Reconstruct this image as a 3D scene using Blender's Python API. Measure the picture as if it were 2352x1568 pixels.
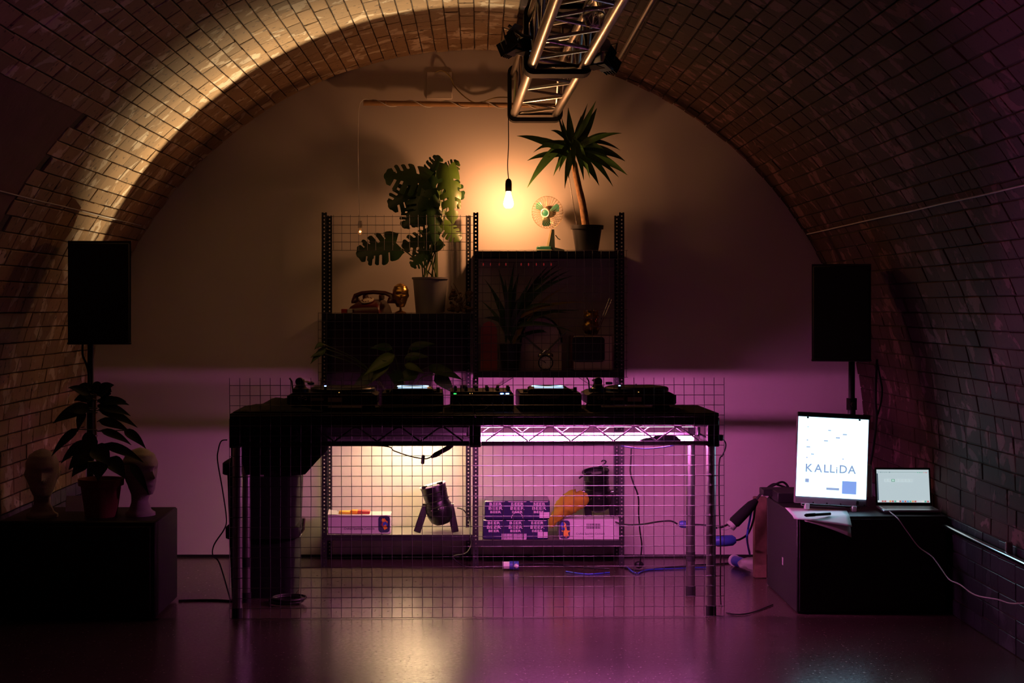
import bpy, bmesh, math, random
from mathutils import Vector, Matrix, noise as mnoise
random.seed(7)
PI = math.pi
sc = bpy.context.scene
for _o in list(bpy.data.objects): bpy.data.objects.remove(_o)
COL = sc.collection

# ------------------------------------------------------------------ camera, world, exposure
F, VX, VY, H = 3600.0, 1100.0, 705.0, 1.54      # focal length in pixels, vanishing point, eye height
cam_d = bpy.data.cameras.new('camera'); cam = bpy.data.objects.new('camera', cam_d); COL.objects.link(cam)
cam.location = (0, 0, H); cam.rotation_euler = (PI/2, 0, 0)
cam_d.sensor_width = 36; cam_d.lens = F/2352*36
cam_d.shift_x = (1176-VX)/2352; cam_d.shift_y = -(784-VY)/2352
cam_d.clip_start = .05; cam_d.clip_end = 60
sc.camera = cam
cy = sc.cycles; cy.max_bounces = 6; cy.diffuse_bounces = 4; cy.glossy_bounces = 3; cy.transmission_bounces = 4; cy.transparent_max_bounces = 8
w = bpy.data.worlds.new('world'); sc.world = w; w.use_nodes = True
w.node_tree.nodes['Background'].inputs[0].default_value = (.5, .3, .42, 1)
w.node_tree.nodes['Background'].inputs[1].default_value = .0006
sc.view_settings.view_transform = 'Standard'; sc.view_settings.look = 'None'
sc.view_settings.exposure = 0.0; sc.view_settings.gamma = 1; sc.view_settings.use_curve_mapping = False

BULB_COL = (1, .41, .16); BULB_E = 260
TUBE_COL = (1, .19, .68); TUBE_E = 235
PAR_COL = (1, .73, .41); PAR_W = 1000
SCREEN_COL = (.44, .80, 1.0); SCREEN_E = 3.3
def lamp(name, kind, loc, aim, col, watts, radius=.05, angle=60, blend=1):
    d = bpy.data.lights.new(name, kind); o = bpy.data.objects.new(name, d); COL.objects.link(o)
    o.location = loc; o.rotation_euler = (Vector(aim)-Vector(loc)).to_track_quat('-Z', 'Y').to_euler()
    d.color = col; d.energy = watts; d.shadow_soft_size = radius
    if kind == 'SPOT': d.spot_size = math.radians(angle); d.spot_blend = blend
    return o
# unseen spots added on the near truss to tint the vault purple and red
lamp('added_tint_lamp', 'SPOT', (.18, 4.35, 2.50), (-1.6, 5.2, 2.75), (.60, .15, .50), 15, .05, 84, 1)
lamp('added_tint_lamp', 'SPOT', (.72, 4.05, 2.50), (2.3, 6.1, 1.75), (.90, .13, .26), 8, .05, 105, 1)

# ------------------------------------------------------------------ geometry helpers
def P(px, py, D): return Vector(((px-VX)*D/F, D, H-(py-VY)*D/F))
def G(px, py, z=0.0):
    D = (H-z)*F/(py-VY); return Vector(((px-VX)*D/F, D, z))
def V(*a): return Vector(a)
def T(x, y, z): return Matrix.Translation((x, y, z))
def Rx(a): return Matrix.Rotation(math.radians(a), 4, 'X')
def Ry(a): return Matrix.Rotation(math.radians(a), 4, 'Y')
def Rz(a): return Matrix.Rotation(math.radians(a), 4, 'Z')
ID = Matrix.Identity(4)
def frame(z_dir, at=(0, 0, 0), up=(0, 0, 1)):
    z = Vector(z_dir).normalized(); u = Vector(up)
    if abs(z.dot(u)) > .98: u = Vector((0, 1, 0))
    x = u.cross(z).normalized(); y = z.cross(x)
    m = Matrix((x, y, z)).transposed().to_4x4(); m.translation = Vector(at); return m
class MB:
    def __init__(s): s.v = []; s.f = []
    def add(s, v, f, m=None):
        k = len(s.v); s.v += [tuple(m @ Vector(p)) if m else tuple(p) for p in v]
        s.f += [tuple(i+k for i in q) for q in f]; return s
    def box(s, c, d, b=0, m=None):
        x, y, z = (q/2 for q in d); cx, cy, cz = c
        if b <= 0:
            v = [(cx+i*x, cy+j*y, cz+k*z) for i in (-1, 1) for j in (-1, 1) for k in (-1, 1)]
            return s.add(v, [(0,1,3,2),(4,6,7,5),(0,4,5,1),(2,3,7,6),(0,2,6,4),(1,5,7,3)], m)
        b = min(b, x*.9, y*.9, z*.9); bm = bmesh.new()
        for i in (-1, 1):
            for j in (-1, 1):
                for k in (-1, 1):
                    for e in range(3):
                        q = [x-b, y-b, z-b]; q[e] += b
                        bm.verts.new((cx+i*q[0], cy+j*q[1], cz+k*q[2]))
        bmesh.ops.convex_hull(bm, input=bm.verts); bmesh.ops.dissolve_limit(bm, angle_limit=.01, verts=bm.verts, edges=bm.edges)
        bm.verts.index_update()
        s.add([p.co for p in bm.verts], [tuple(p.index for p in q.verts) for q in bm.faces], m); bm.free(); return s
    def wbox(s, a, b, bev=0): # world box by two corners
        return s.box(((a[0]+b[0])/2, (a[1]+b[1])/2, (a[2]+b[2])/2), (abs(a[0]-b[0]), abs(a[1]-b[1]), abs(a[2]-b[2])), bev)
    def cyl(s, a, b, r0, r1=None, n=12, caps=True):
        r1 = r0 if r1 is None else r1; a = Vector(a); b = Vector(b); m = frame(b-a, a); L = (b-a).length
        v = [(r0*math.cos(2*PI*i/n), r0*math.sin(2*PI*i/n), 0) for i in range(n)] + [(r1*math.cos(2*PI*i/n), r1*math.sin(2*PI*i/n), L) for i in range(n)]
        f = [(i, (i+1) % n, n+(i+1) % n, n+i) for i in range(n)]
        if caps: f += [tuple(range(n-1, -1, -1)), tuple(range(n, 2*n))]
        return s.add(v, f, m)
    def tube(s, pts, r, n=6, caps=True, smooth=0):
        pts = [Vector(p) for p in pts]
        if smooth: pts = spline(pts, smooth)
        k = len(pts); rr = r if isinstance(r, (list, tuple)) else [r]*k
        if len(rr) != k: rr = [rr[min(len(rr)-1, int(i*len(rr)/k))] for i in range(k)]
        t0 = (pts[1]-pts[0]).normalized(); u = Vector((0, 0, 1)) if abs(t0.z) < .9 else Vector((1, 0, 0))
        x = u.cross(t0).normalized(); v = []; f = []
        for i, p in enumerate(pts):
            t = (pts[min(k-1, i+1)]-pts[max(0, i-1)]).normalized()
            x = (x-t*x.dot(t)).normalized(); y = t.cross(x)
            v += [p+(x*math.cos(2*PI*j/n)+y*math.sin(2*PI*j/n))*rr[i] for j in range(n)]
        for i in range(k-1):
            f += [(i*n+j, i*n+(j+1) % n, (i+1)*n+(j+1) % n, (i+1)*n+j) for j in range(n)]
        if caps: f += [tuple(range(n-1, -1, -1)), tuple(range((k-1)*n, k*n))]
        return s.add(v, f)
    def ring(s, m, R, r, n=24, k=6):
        v = []; f = []
        for i in range(n):
            a = 2*PI*i/n
            for j in range(k):
                b = 2*PI*j/k; v.append(((R+r*math.cos(b))*math.cos(a), (R+r*math.cos(b))*math.sin(a), r*math.sin(b)))
        f = [(i*k+j, ((i+1) % n)*k+j, ((i+1) % n)*k+(j+1) % k, i*k+(j+1) % k) for i in range(n) for j in range(k)]
        return s.add(v, f, m)
    def lathe(s, prof, m=None, n=20, fn=None):
        v = []; f = []; k = len(prof)
        for r, z in prof:
            for i in range(n):
                a = 2*PI*i/n; q = r if fn is None else fn(r, z, a)
                v.append((q*math.cos(a), q*math.sin(a), z))
        f = [(j*n+i, j*n+(i+1) % n, (j+1)*n+(i+1) % n, (j+1)*n+i) for j in range(k-1) for i in range(n)]
        if prof[0][0] > 1e-5: f.append(tuple(range(n-1, -1, -1)))
        if prof[-1][0] > 1e-5: f.append(tuple(range((k-1)*n, k*n)))
        return s.add(v, f, m)
    def prism(s, poly, d0, d1, m=None): # polygon in local x,z pushed along y
        n = len(poly)
        v = [(x, d0, z) for x, z in poly]+[(x, d1, z) for x, z in poly]
        f = [tuple(range(n)), tuple(range(2*n-1, n-1, -1))]+[(i, n+i, n+(i+1) % n, (i+1) % n) for i in range(n)]
        return s.add(v, f, m)
    def ball(s, c, r, m=None, n=14, k=9, fn=None):
        rx, ry, rz = r if isinstance(r, (list, tuple)) else (r, r, r); v = []; f = []
        for j in range(k+1):
            t = PI*j/k
            for i in range(n):
                a = 2*PI*i/n; d = Vector((math.sin(t)*math.cos(a), math.sin(t)*math.sin(a), math.cos(t)))
                q = 1 if fn is None else fn(d); v.append((c[0]+rx*d.x*q, c[1]+ry*d.y*q, c[2]+rz*d.z*q))
        f = [(j*n+i, (j+1)*n+i, (j+1)*n+(i+1) % n, j*n+(i+1) % n) for j in range(k) for i in range(n)]
        return s.add(v, f, m)
def spline(p, k):
    out = []; n = len(p)
    for i in range(n-1):
        a, b, c, d = p[max(0, i-1)], p[i], p[i+1], p[min(n-1, i+2)]
        for j in range(k):
            t = j/k; out.append(.5*((2*b)+(c-a)*t+(2*a-5*b+4*c-d)*t*t+(3*b-a-3*c+d)*t**3))
    return out+[p[-1]]
def interp(tab, t):
    if t <= tab[0][0]: return tab[0][1]
    for (a, x), (b, y) in zip(tab, tab[1:]):
        if t <= b:
            u = (t-a)/(b-a); u = u*u*(3-2*u); return x+(y-x)*u
    return tab[-1][1]

WM = {}
def thing(name, label, cat, loc=(0, 0, 0), rot=(0, 0, 0), group=None):
    o = bpy.data.objects.new(name, None); COL.objects.link(o); o.empty_display_size = .1
    o.location = loc; o.rotation_euler = [math.radians(a) for a in rot]
    o['label'] = label; o['category'] = cat
    if group: o['group'] = group
    WM[o.name] = Matrix.LocRotScale(Vector(loc), o.rotation_euler, None); return o
def mesh_of(name, mb, sharp=38, sm=True):
    me = bpy.data.meshes.new(name); me.from_pydata([tuple(p) for p in mb.v], [], mb.f); me.validate()
    if sm:
        me.polygons.foreach_set('use_smooth', [True]*len(me.polygons)); me.set_sharp_from_angle(angle=math.radians(sharp))
    return me
def part(name, mb, mt, parent=None, world=True, label=None, kind=None, sharp=38, sm=True):
    """one mesh object; world=True: the coordinates are the place's own and get moved into the parent's frame"""
    me = mesh_of(name, mb, sharp, sm); me.materials.append(mt)
    o = bpy.data.objects.new(name, me); COL.objects.link(o); WM[o.name] = ID
    if parent is not None:
        o.parent = parent; WM[o.name] = WM[parent.name]
        if world: me.transform(WM[parent.name].inverted())
    if label: o['label'] = label
    if kind: o['kind'] = kind
    return o
def single(name, mb, mt, label, cat, group=None, **k):
    # a thing that is one mesh: origin at its base
    xs = [p[0] for p in mb.v]; ys = [p[1] for p in mb.v]; z0 = min(p[2] for p in mb.v)
    c = Vector(((min(xs)+max(xs))/2, (min(ys)+max(ys))/2, z0))
    mb.v = [tuple(Vector(p)-c) for p in mb.v]
    o = part(name, mb, mt, **k); o.location = c; WM[o.name] = T(*c); o['label'] = label; o['category'] = cat
    if group: o['group'] = group
    return o
def struct(name, mb, mt, label, cat, **k):
    o = part(name, mb, mt, **k); o['kind'] = 'structure'; o['label'] = label; o['category'] = cat; return o
def text_mb(mb, s, size, m, ext=.0004, align='CENTER', space=1.0, bold=0.0):
    c = bpy.data.curves.new('t', 'FONT'); c.body = s; c.size = size; c.extrude = ext; c.align_x = align; c.align_y = 'CENTER'
    c.space_character = space; c.offset = bold; c.resolution_u = 3
    o = bpy.data.objects.new('t', c); COL.objects.link(o); dg = bpy.context.evaluated_depsgraph_get()
    me = bpy.data.meshes.new_from_object(o.evaluated_get(dg))
    mb.add([p.co for p in me.vertices], [tuple(q.vertices) for q in me.polygons], m)
    bpy.data.objects.remove(o); bpy.data.curves.remove(c); bpy.data.meshes.remove(me); return mb
def facing(at, rz=0): return T(*at) @ Rz(rz) @ Rx(90)      # writing that faces the camera side

# ------------------------------------------------------------------ materials
def M(name, col, rough=.5, metal=0.0, var=0.0, vs=8.0, bump=0.0, bs=60.0, emit=None, e=0.0, rnd=0.0, rvar=0.0, alpha=1.0, spec=.5, trans=0.0, coat=0.0):
    m = bpy.data.materials.new(name); m.use_nodes = True; nt = m.node_tree; N = nt.nodes; L = nt.links
    b = N['Principled BSDF']; b.inputs['Base Color'].default_value = (*col, 1); b.inputs['Roughness'].default_value = rough
    b.inputs['Metallic'].default_value = metal; b.inputs['Specular IOR Level'].default_value = spec; b.inputs['Alpha'].default_value = alpha
    b.inputs['Transmission Weight'].default_value = trans; b.inputs['Coat Weight'].default_value = coat
    if emit: b.inputs['Emission Color'].default_value = (*emit, 1); b.inputs['Emission Strength'].default_value = e
    if var or rnd or rvar or bump:
        g = N.new('ShaderNodeTexCoord')
        n = N.new('ShaderNodeTexNoise'); n.inputs['Scale'].default_value = vs; n.inputs['Detail'].default_value = 5; L.new(g.outputs['Object'], n.inputs['Vector'])
    if var or rnd:
        mx = N.new('ShaderNodeMix'); mx.data_type = 'RGBA'
        mx.inputs[6].default_value = (*[max(0, c*(1-var)) for c in col], 1); mx.inputs[7].default_value = (*[min(1, c*(1+var)) for c in col], 1)
        L.new(n.outputs['Fac'], mx.inputs[0]); out = mx.outputs[2]
        if rnd:
            oi = N.new('ShaderNodeObjectInfo'); hs = N.new('ShaderNodeHueSaturation'); mr = N.new('ShaderNodeMapRange')
            mr.inputs[3].default_value = 1-rnd; mr.inputs[4].default_value = 1+rnd
            L.new(oi.outputs['Random'], mr.inputs[0]); L.new(mr.outputs[0], hs.inputs['Value']); L.new(out, hs.inputs['Color']); out = hs.outputs[0]
        L.new(out, b.inputs['Base Color'])
    if rvar:
        mr = N.new('ShaderNodeMapRange'); mr.inputs[3].default_value = max(.02, rough-rvar); mr.inputs[4].default_value = min(1, rough+rvar)
        L.new(n.outputs['Fac'], mr.inputs[0]); L.new(mr.outputs[0], b.inputs['Roughness'])
    if bump:
        n2 = N.new('ShaderNodeTexNoise'); n2.inputs['Scale'].default_value = bs; n2.inputs['Detail'].default_value = 4; L.new(g.outputs['Object'], n2.inputs['Vector'])
        bp = N.new('ShaderNodeBump'); bp.inputs['Strength'].default_value = bump; bp.inputs['Distance'].default_value = .004
        L.new(n2.outputs['Fac'], bp.inputs['Height']); L.new(bp.outputs[0], b.inputs['Normal'])
    return m
def brick_material(name, paint, under, dirt, rough):
    """old paint on brick: flakes with a shape of their own, dirt, one tone for each brick"""
    m = bpy.data.materials.new(name); m.use_nodes = True; nt = m.node_tree; N = nt.nodes; L = nt.links; b = N['Principled BSDF']
    g = N.new('ShaderNodeNewGeometry'); oi = N.new('ShaderNodeObjectInfo')
    def noise(scale, detail, dist=0):
        n = N.new('ShaderNodeTexNoise'); n.inputs['Scale'].default_value = scale; n.inputs['Detail'].default_value = detail; n.inputs['Distortion'].default_value = dist
        L.new(g.outputs['Position'], n.inputs['Vector']); return n
    def ramp(src, a, c):
        r = N.new('ShaderNodeValToRGB'); r.color_ramp.elements[0].position = a; r.color_ramp.elements[1].position = c; L.new(src.outputs['Fac'], r.inputs[0]); return r
    def mix(f, a, c):
        x = N.new('ShaderNodeMix'); x.data_type = 'RGBA'; L.new(f, x.inputs[0])
        for i, q in ((6, a), (7, c)):
            if isinstance(q, tuple): x.inputs[i].default_value = (*q, 1)
            else: L.new(q, x.inputs[i])
        return x.outputs[2]
    broad = ramp(noise(1.7, 3), .35, .7); flake = ramp(noise(7.5, 6, .6), .56, .60); fleck = ramp(noise(34, 4), .62, .68)
    c = mix(broad.outputs[0], paint, tuple(q*.72 for q in paint)); c = mix(flake.outputs[0], c, under); c = mix(fleck.outputs[0], c, dirt)
    hs = N.new('ShaderNodeHueSaturation'); mr = N.new('ShaderNodeMapRange'); mr.inputs[3].default_value = .72; mr.inputs[4].default_value = 1.18
    wn = N.new('ShaderNodeTexWhiteNoise'); wn.noise_dimensions = '3D'
    sn = N.new('ShaderNodeVectorMath'); sn.operation = 'SNAP'; sn.inputs[1].default_value = (.31, .23, .11); L.new(g.outputs['Position'], sn.inputs[0]); L.new(oi.outputs['Location'], wn.inputs[0])
    L.new(wn.outputs['Value'], mr.inputs[0]); L.new(mr.outputs[0], hs.inputs['Value']); L.new(c, hs.inputs['Color']); L.new(hs.outputs[0], b.inputs['Base Color'])
    b.inputs['Roughness'].default_value = rough; b.inputs['Specular IOR Level'].default_value = .3
    bp = N.new('ShaderNodeBump'); bp.inputs['Strength'].default_value = .35; bp.inputs['Distance'].default_value = .004
    ad = N.new('ShaderNodeMath'); ad.operation = 'ADD'; n3 = noise(22, 6); L.new(n3.outputs['Fac'], ad.inputs[0]); L.new(flake.outputs[0], ad.inputs[1])
    L.new(ad.outputs[0], bp.inputs['Height']); L.new(bp.outputs[0], b.inputs['Normal']); return m
def floor_material():
    m = bpy.data.materials.new('polished_concrete'); m.use_nodes = True; nt = m.node_tree; N = nt.nodes; L = nt.links; b = N['Principled BSDF']
    g = N.new('ShaderNodeNewGeometry')
    def noise(s, d, dist=0):
        n = N.new('ShaderNodeTexNoise'); n.inputs['Scale'].default_value = s; n.inputs['Detail'].default_value = d; n.inputs['Distortion'].default_value = dist
        L.new(g.outputs['Position'], n.inputs['Vector']); return n
    a, c, d = noise(26, 10), noise(60, 6), noise(240, 2)
    r = N.new('ShaderNodeValToRGB'); r.color_ramp.elements[0].position = .3; r.color_ramp.elements[1].position = .75
    r.color_ramp.elements[0].color = (.052, .037, .030, 1); r.color_ramp.elements[1].color = (.092, .067, .054, 1)
    L.new(a.outputs['Fac'], r.inputs[0]); L.new(r.outputs[0], b.inputs['Base Color'])
    mr = N.new('ShaderNodeMapRange'); mr.inputs[1].default_value = .3; mr.inputs[2].default_value = .7; mr.inputs[3].default_value = .17; mr.inputs[4].default_value = .28
    L.new(c.outputs['Fac'], mr.inputs[0]); L.new(mr.outputs[0], b.inputs['Roughness'])
    b.inputs['Specular IOR Level'].default_value = .48; return m

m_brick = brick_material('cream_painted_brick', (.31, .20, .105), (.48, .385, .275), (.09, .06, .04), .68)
m_brick_r = brick_material('dull_shaded_brick', (.058, .027, .021), (.16, .078, .082), (.02, .012, .010), .8)  # dull red brick, its colour darkened further for the shade of truss and yucca
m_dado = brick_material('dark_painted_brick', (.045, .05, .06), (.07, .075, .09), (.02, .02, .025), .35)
m_mortar = M('sooty_mortar', (.05, .034, .026), .9, var=.4, vs=20, bump=.4, bs=90)
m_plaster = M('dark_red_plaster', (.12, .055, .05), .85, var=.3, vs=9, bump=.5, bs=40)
m_wall = M('off_white_plaster', (.66, .61, .565), .75, var=.035, vs=2.2, bump=.06, bs=120)
m_floor = floor_material()
m_black = M('black_plastic', (.012, .012, .014), .42, var=.2)
m_matte = M('matte_black', (.010, .010, .011), .8, var=.3, spec=.2)
m_cloth = M('black_cloth', (.007, .007, .008), .95, bump=.5, bs=90)
m_rubber = M('black_rubber', (.012, .012, .012), .7)
m_steel = M('grey_shelf_steel', (.03, .031, .035), .45, .5, var=.2, vs=20)
m_shelf = M('grey_shelf_board', (.17, .16, .145), .55, .1, var=.15, vs=12)
m_alu = M('brushed_aluminium', (.62, .61, .59), .30, 1.0)
m_galv = M('galvanised_tube', (.47, .47, .48), .34, 1.0, rvar=.12, vs=30)
m_wire = M('zinc_wire', (.22, .22, .23), .48, 1.0)
m_chrome = M('chrome', (.7, .7, .7), .15, 1.0)
m_cable = M('black_cable', (.012, .012, .013), .5)
m_bluecab = M('blue_cable', (.03, .07, .5), .45)
m_greycab = M('grey_cable', (.45, .44, .42), .5)
m_white = M('white_plastic', (.75, .74, .72), .4)
m_leaf = M('dark_green_leaf', (.030, .085, .022), .38, var=.35, vs=14, rnd=.2)
m_leaf2 = M('bright_green_leaf', (.075, .15, .018), .36, var=.35, vs=14, rnd=.25)
m_yucca = M('yucca_leaf', (.060, .15, .032), .38, var=.35, vs=22, rnd=.25)
m_dry = M('dry_leaf', (.28, .20, .05), .7, var=.3)
m_stem = M('green_stem', (.09, .15, .04), .5, var=.3, vs=30)
m_bark = M('yucca_bark', (.34, .19, .09), .85, var=.5, vs=60, bump=.8, bs=70)
m_soil = M('soil', (.03, .02, .015), .95, var=.5, vs=80, bump=.8, bs=60)
# ------------------------------------------------------------------ the setting: arch, walls, floor
DW = 9.66; XC, ZC, RA = -.027, .725, 2.40
PITCH_W = ZC/9; NARC = 94; PITCH_A = PI*RA/NARC
DADO = .52
def prof(s):
    """point, tangent and inward normal of the vault's cross-section at arc length s from the foot of the near-left wall"""
    if s < ZC: return (XC-RA, s), (0, 1), (1, 0)
    a = (s-ZC)/RA
    if a > PI: return (XC+RA, ZC-(s-ZC-PI*RA)), (0, -1), (-1, 0)
    return (XC-RA*math.cos(a), ZC+RA*math.sin(a)), (math.sin(a), math.cos(a)), (math.cos(a), -math.sin(a))
S_END = 2*ZC+PI*RA
A1, A2 = ZC+RA*math.radians(47), ZC+RA*math.radians(133)      # where the side walls pass into the crown
def shell(s0, s1, D0, D1, off, th):
    mb = MB(); n = max(3, int((s1-s0)/.10)); v = []
    for i in range(n+1):
        (x, z), t, (nx, nz) = prof(s0+(s1-s0)*i/n)
        for o in (off, off+th): v += [(x-nx*o, D0, z-nz*o), (x-nx*o, D1, z-nz*o)]
    f = []
    for i in range(n):
        a, b = i*4, i*4+4; f += [(a, b, b+1, a+1), (a+2, a+3, b+3, b+2), (a, a+2, b+2, b), (a+1, b+1, b+3, a+3)]
    f += [(0, 1, 3, 2), (n*4, n*4+2, n*4+3, n*4+1)]
    return mb.add(v, f)
wl = struct('wall_left', shell(0, A1, -1.6, DW+.05, .009, .14), m_mortar, 'curving painted brick side wall behind the potted rubber plant', 'wall')
ce = struct('ceiling', shell(A1, A2, -1.6, DW+.05, .009, .14), m_mortar, 'painted brick crown of the vault above the metal truss', 'ceiling')
wr = struct('wall_right', shell(A2, S_END, -1.6, DW+.05, .005, .14), m_mortar, 'dim reddish brick side wall beyond the laptop', 'wall')
struct('wall_back', MB().wbox((-2.62, DW, .012), (2.62, DW+.12, 3.35)), m_wall, 'smooth off-white end wall filling the brick arch', 'wall', sm=False)
struct('shadow_gap_strip', MB().wbox((-2.35, DW-.006, .001), (2.30, DW+.02, .016)), m_black, 'thin black strip drawn as the shadow gap under the end wall', 'shadow_gap', sm=False)  # black strip stands in for the shaded gap below the wall
struct('floor', MB().wbox((-2.6, -1.6, -.1), (2.6, DW+.12, 0)), m_floor, 'polished brown concrete floor with soft coloured reflections', 'floor', sm=False)
struct('wall_front', MB().wbox((-2.62, -1.72, 0), (2.62, -1.6, 3.35)), m_plaster, 'dark plaster wall behind the photographer', 'wall', sm=False)
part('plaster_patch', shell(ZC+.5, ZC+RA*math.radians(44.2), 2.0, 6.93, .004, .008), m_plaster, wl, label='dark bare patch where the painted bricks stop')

def brick_mesh(name, L, W, seed, mt):
    rnd = random.Random(seed); j = lambda a: rnd.uniform(-a, a); v = []
    for z, ins in ((-.012, 0), (.0012, 0), (.003, .003)):
        for x, y in ((-1, -1), (1, -1), (1, 1), (-1, 1)):
            v.append((x*(L/2-ins)+j(.0022), y*(W/2-ins)+j(.0012), z+(j(.0012) if z > 0 else 0)))
    f = [(8, 9, 10, 11)]
    for r in (0, 4): f += [(r+i, r+(i+1) % 4, r+4+(i+1) % 4, r+4+i) for i in range(4)]
    mb = MB(); mb.add(v, f); return mb
LS, LH = .223, .107
def bricks(root, s_from, s_to, side):
    items = []
    k = 0; s = 0.0
    while s < S_END-.02:
        pitch = PITCH_W if (s < ZC-.01 or s >= ZC+PI*RA-.01) else PITCH_A
        c = s+pitch/2; s += pitch; k += 1
        if not (s_from <= c < s_to): continue
        (x, z), (tx, tz), (nx, nz) = prof(c); rnd = random.Random(k*131+5)
        D = DW-.004-(rnd.uniform(.01, .05) if 0 else 0); odd = k % 2; first = True
        while D > 3.0:
            L = LS
            if first and odd: L = LH
            elif rnd.random() < .22: L = LH
            first = False
            cy = D-L/2; D -= L+rnd.uniform(.004, .008)
            if side < 0 and cy-L/2 < 6.9 and z < 2.40: continue
            dn = rnd.uniform(-.0025, .0025)
            m = Matrix(((0, tx, nx), (1, 0, 0), (0, tz, nz))).to_4x4() @ Matrix.Rotation(rnd.uniform(-.012, .012), 4, 'Z') @ Matrix.Rotation(rnd.uniform(-.012, .012), 4, 'X')
            m.translation = Vector((x+nx*dn, cy, z+nz*dn))
            X, Y, Z = m.translation-Vector((0, 0, H)); px, py = VX+F*X/Y, VY-F*Z/Y
            inv = -60 < px < 2412 and -60 < py < 1600
            view = Vector((X, Y, Z)); d2 = view.length_squared; cosv = abs(view.normalized().dot(Vector((nx, 0, nz))))
            items.append((L*cosv/d2 if inv else -1, m, L, z, rnd.randrange(3)))
    items.sort(key=lambda q: -q[0])
    cache = {}
    def get(L, v, dark, x):
        base = m_brick_r if (side > 0 or x > .22) else m_brick  # crown beyond the truss takes the brick with shade in its colour
        key = (L, v, dark, base.name)
        if key not in cache:
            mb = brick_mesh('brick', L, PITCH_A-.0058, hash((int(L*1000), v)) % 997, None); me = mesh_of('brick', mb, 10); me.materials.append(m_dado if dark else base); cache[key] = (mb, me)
        return cache[key]
    for sc_, m, L, z, v in items[:290]:
        mb, me = get(L, v, z < DADO, m.translation.x); o = bpy.data.objects.new('brick', me); COL.objects.link(o); o.parent = root; o.matrix_local = m
    rest = {}
    for sc_, m, L, z, v in items[290:]:
        b, me = get(L, v, z < DADO, m.translation.x); rest.setdefault(me.materials[0].name, (MB(), me.materials[0]))[0].add(b.v, b.f, m)
    for mb, mt in rest.values(): part('brick_field', mb, mt, root, kind='stuff', sharp=10)
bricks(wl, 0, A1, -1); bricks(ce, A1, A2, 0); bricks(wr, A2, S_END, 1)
# ------------------------------------------------------------------ things fixed to the vault and end wall
single('wall_plate', MB().wbox(P(980, 228, DW), P(1039, 165, DW)-V(0, .012, 0), .004), m_wall, 'flat square cover plate high on the end wall under the arch crown', 'wall plate')
single('wall_cable', MB().tube([P(1000, 166, 9.645), P(1016, 162, 9.63), P(1035, 178, 9.63), P(1045, 200, 9.635), P(1075, 228, 9.635), P(1100, 236, 9.635), P(1140, 224, 9.635), P(1175, 224, 9.6)], .004, 6, smooth=5), M('yellowed_cable', (.38, .30, .12), .6), 'thin yellowish cable trailing from the cover plate towards the truss', 'cable')
def along(name, x, z, D0, D1, r, mt, label, cat, sag=.006):
    n = 14; single(name, MB().tube([V(x+random.uniform(-sag, sag)*.5, D0+(D1-D0)*i/n, z+random.uniform(-sag, sag)) for i in range(n+1)], r, 8), mt, label, cat)
def on_vault(z, side): return XC+side*(math.sqrt(RA*RA-(z-ZC)**2)-.012)
along('wall_cable', on_vault(1.985, 1)-.004, 1.985, 9.55, 3, .0035, m_greycab, 'pale cable running level along the reddish vault above the laptop', 'cable', .002)
along('wall_cable', on_vault(2.03, -1)+.004, 2.03, 9.4, 3, .003, m_greycab, 'thin cable running level along the cream vault above the loudspeaker', 'cable', .002)
along('conduit', .80, XC+0+ZC+math.sqrt(RA*RA-.827**2)-.02+.027, 8.9, 3.5, .011, m_galv, 'steel conduit along the brick crown beside the truss', 'conduit', 0)
t = thing('wall_pipe', 'bright metal pipe clipped low along the dark dado by the laptop', 'pipe', (XC+RA-.04, 7.2, .445))
part('pipe', MB().cyl((XC+RA-.045, 8.5, .445), (XC+RA-.045, 3.2, .445), .0125, n=12), m_chrome, t)
for D in (6.93, 8.0, 5.6): part('pipe_clip', MB().box((XC+RA-.03, D, .47), (.03, .022, .065), .004), m_galv, t)

# ------------------------------------------------------------------ truss with its fittings
TX0, TX1, TZ, TD0, TD1 = .211, .462, 2.705, 9.50, 2.6
drift = .0227
def tx(x, D): return x+(9.5-D)*drift
TH = .235
tr = thing('lighting_truss', 'silver aluminium box truss hung under the vault crown', 'truss', (.4, 6, TZ))
for x in (TX0, TX1):
    for z in (TZ, TZ+TH):
        part('chord', MB().cyl((tx(x, TD0), TD0, z), (tx(x, TD1), TD1, z), .025, n=18), m_alu, tr)
step = .262; k = 0; D = TD0-.06
def brace(a, b): part('brace', MB().cyl(a, b, .0085, n=8), m_alu, tr)
while D > TD1+.3:
    a, b = (TX0, TX1) if k % 2 == 0 else (TX1, TX0); E = D-step
    for z in (TZ, TZ+TH): brace((tx(a, D), D, z), (tx(b, E), E, z))
    z0, z1 = (TZ, TZ+TH) if k % 2 == 0 else (TZ+TH, TZ)
    for x in (TX0, TX1): brace((tx(x, D), D, z0), (tx(x, E), E, z1))
    D = E; k += 1
for D in (9.44, 7.56): # cross tubes behind the black wraps
    for z in (TZ, TZ+TH): brace((tx(TX0, D), D, z), (tx(TX1, D), D, z))
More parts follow.
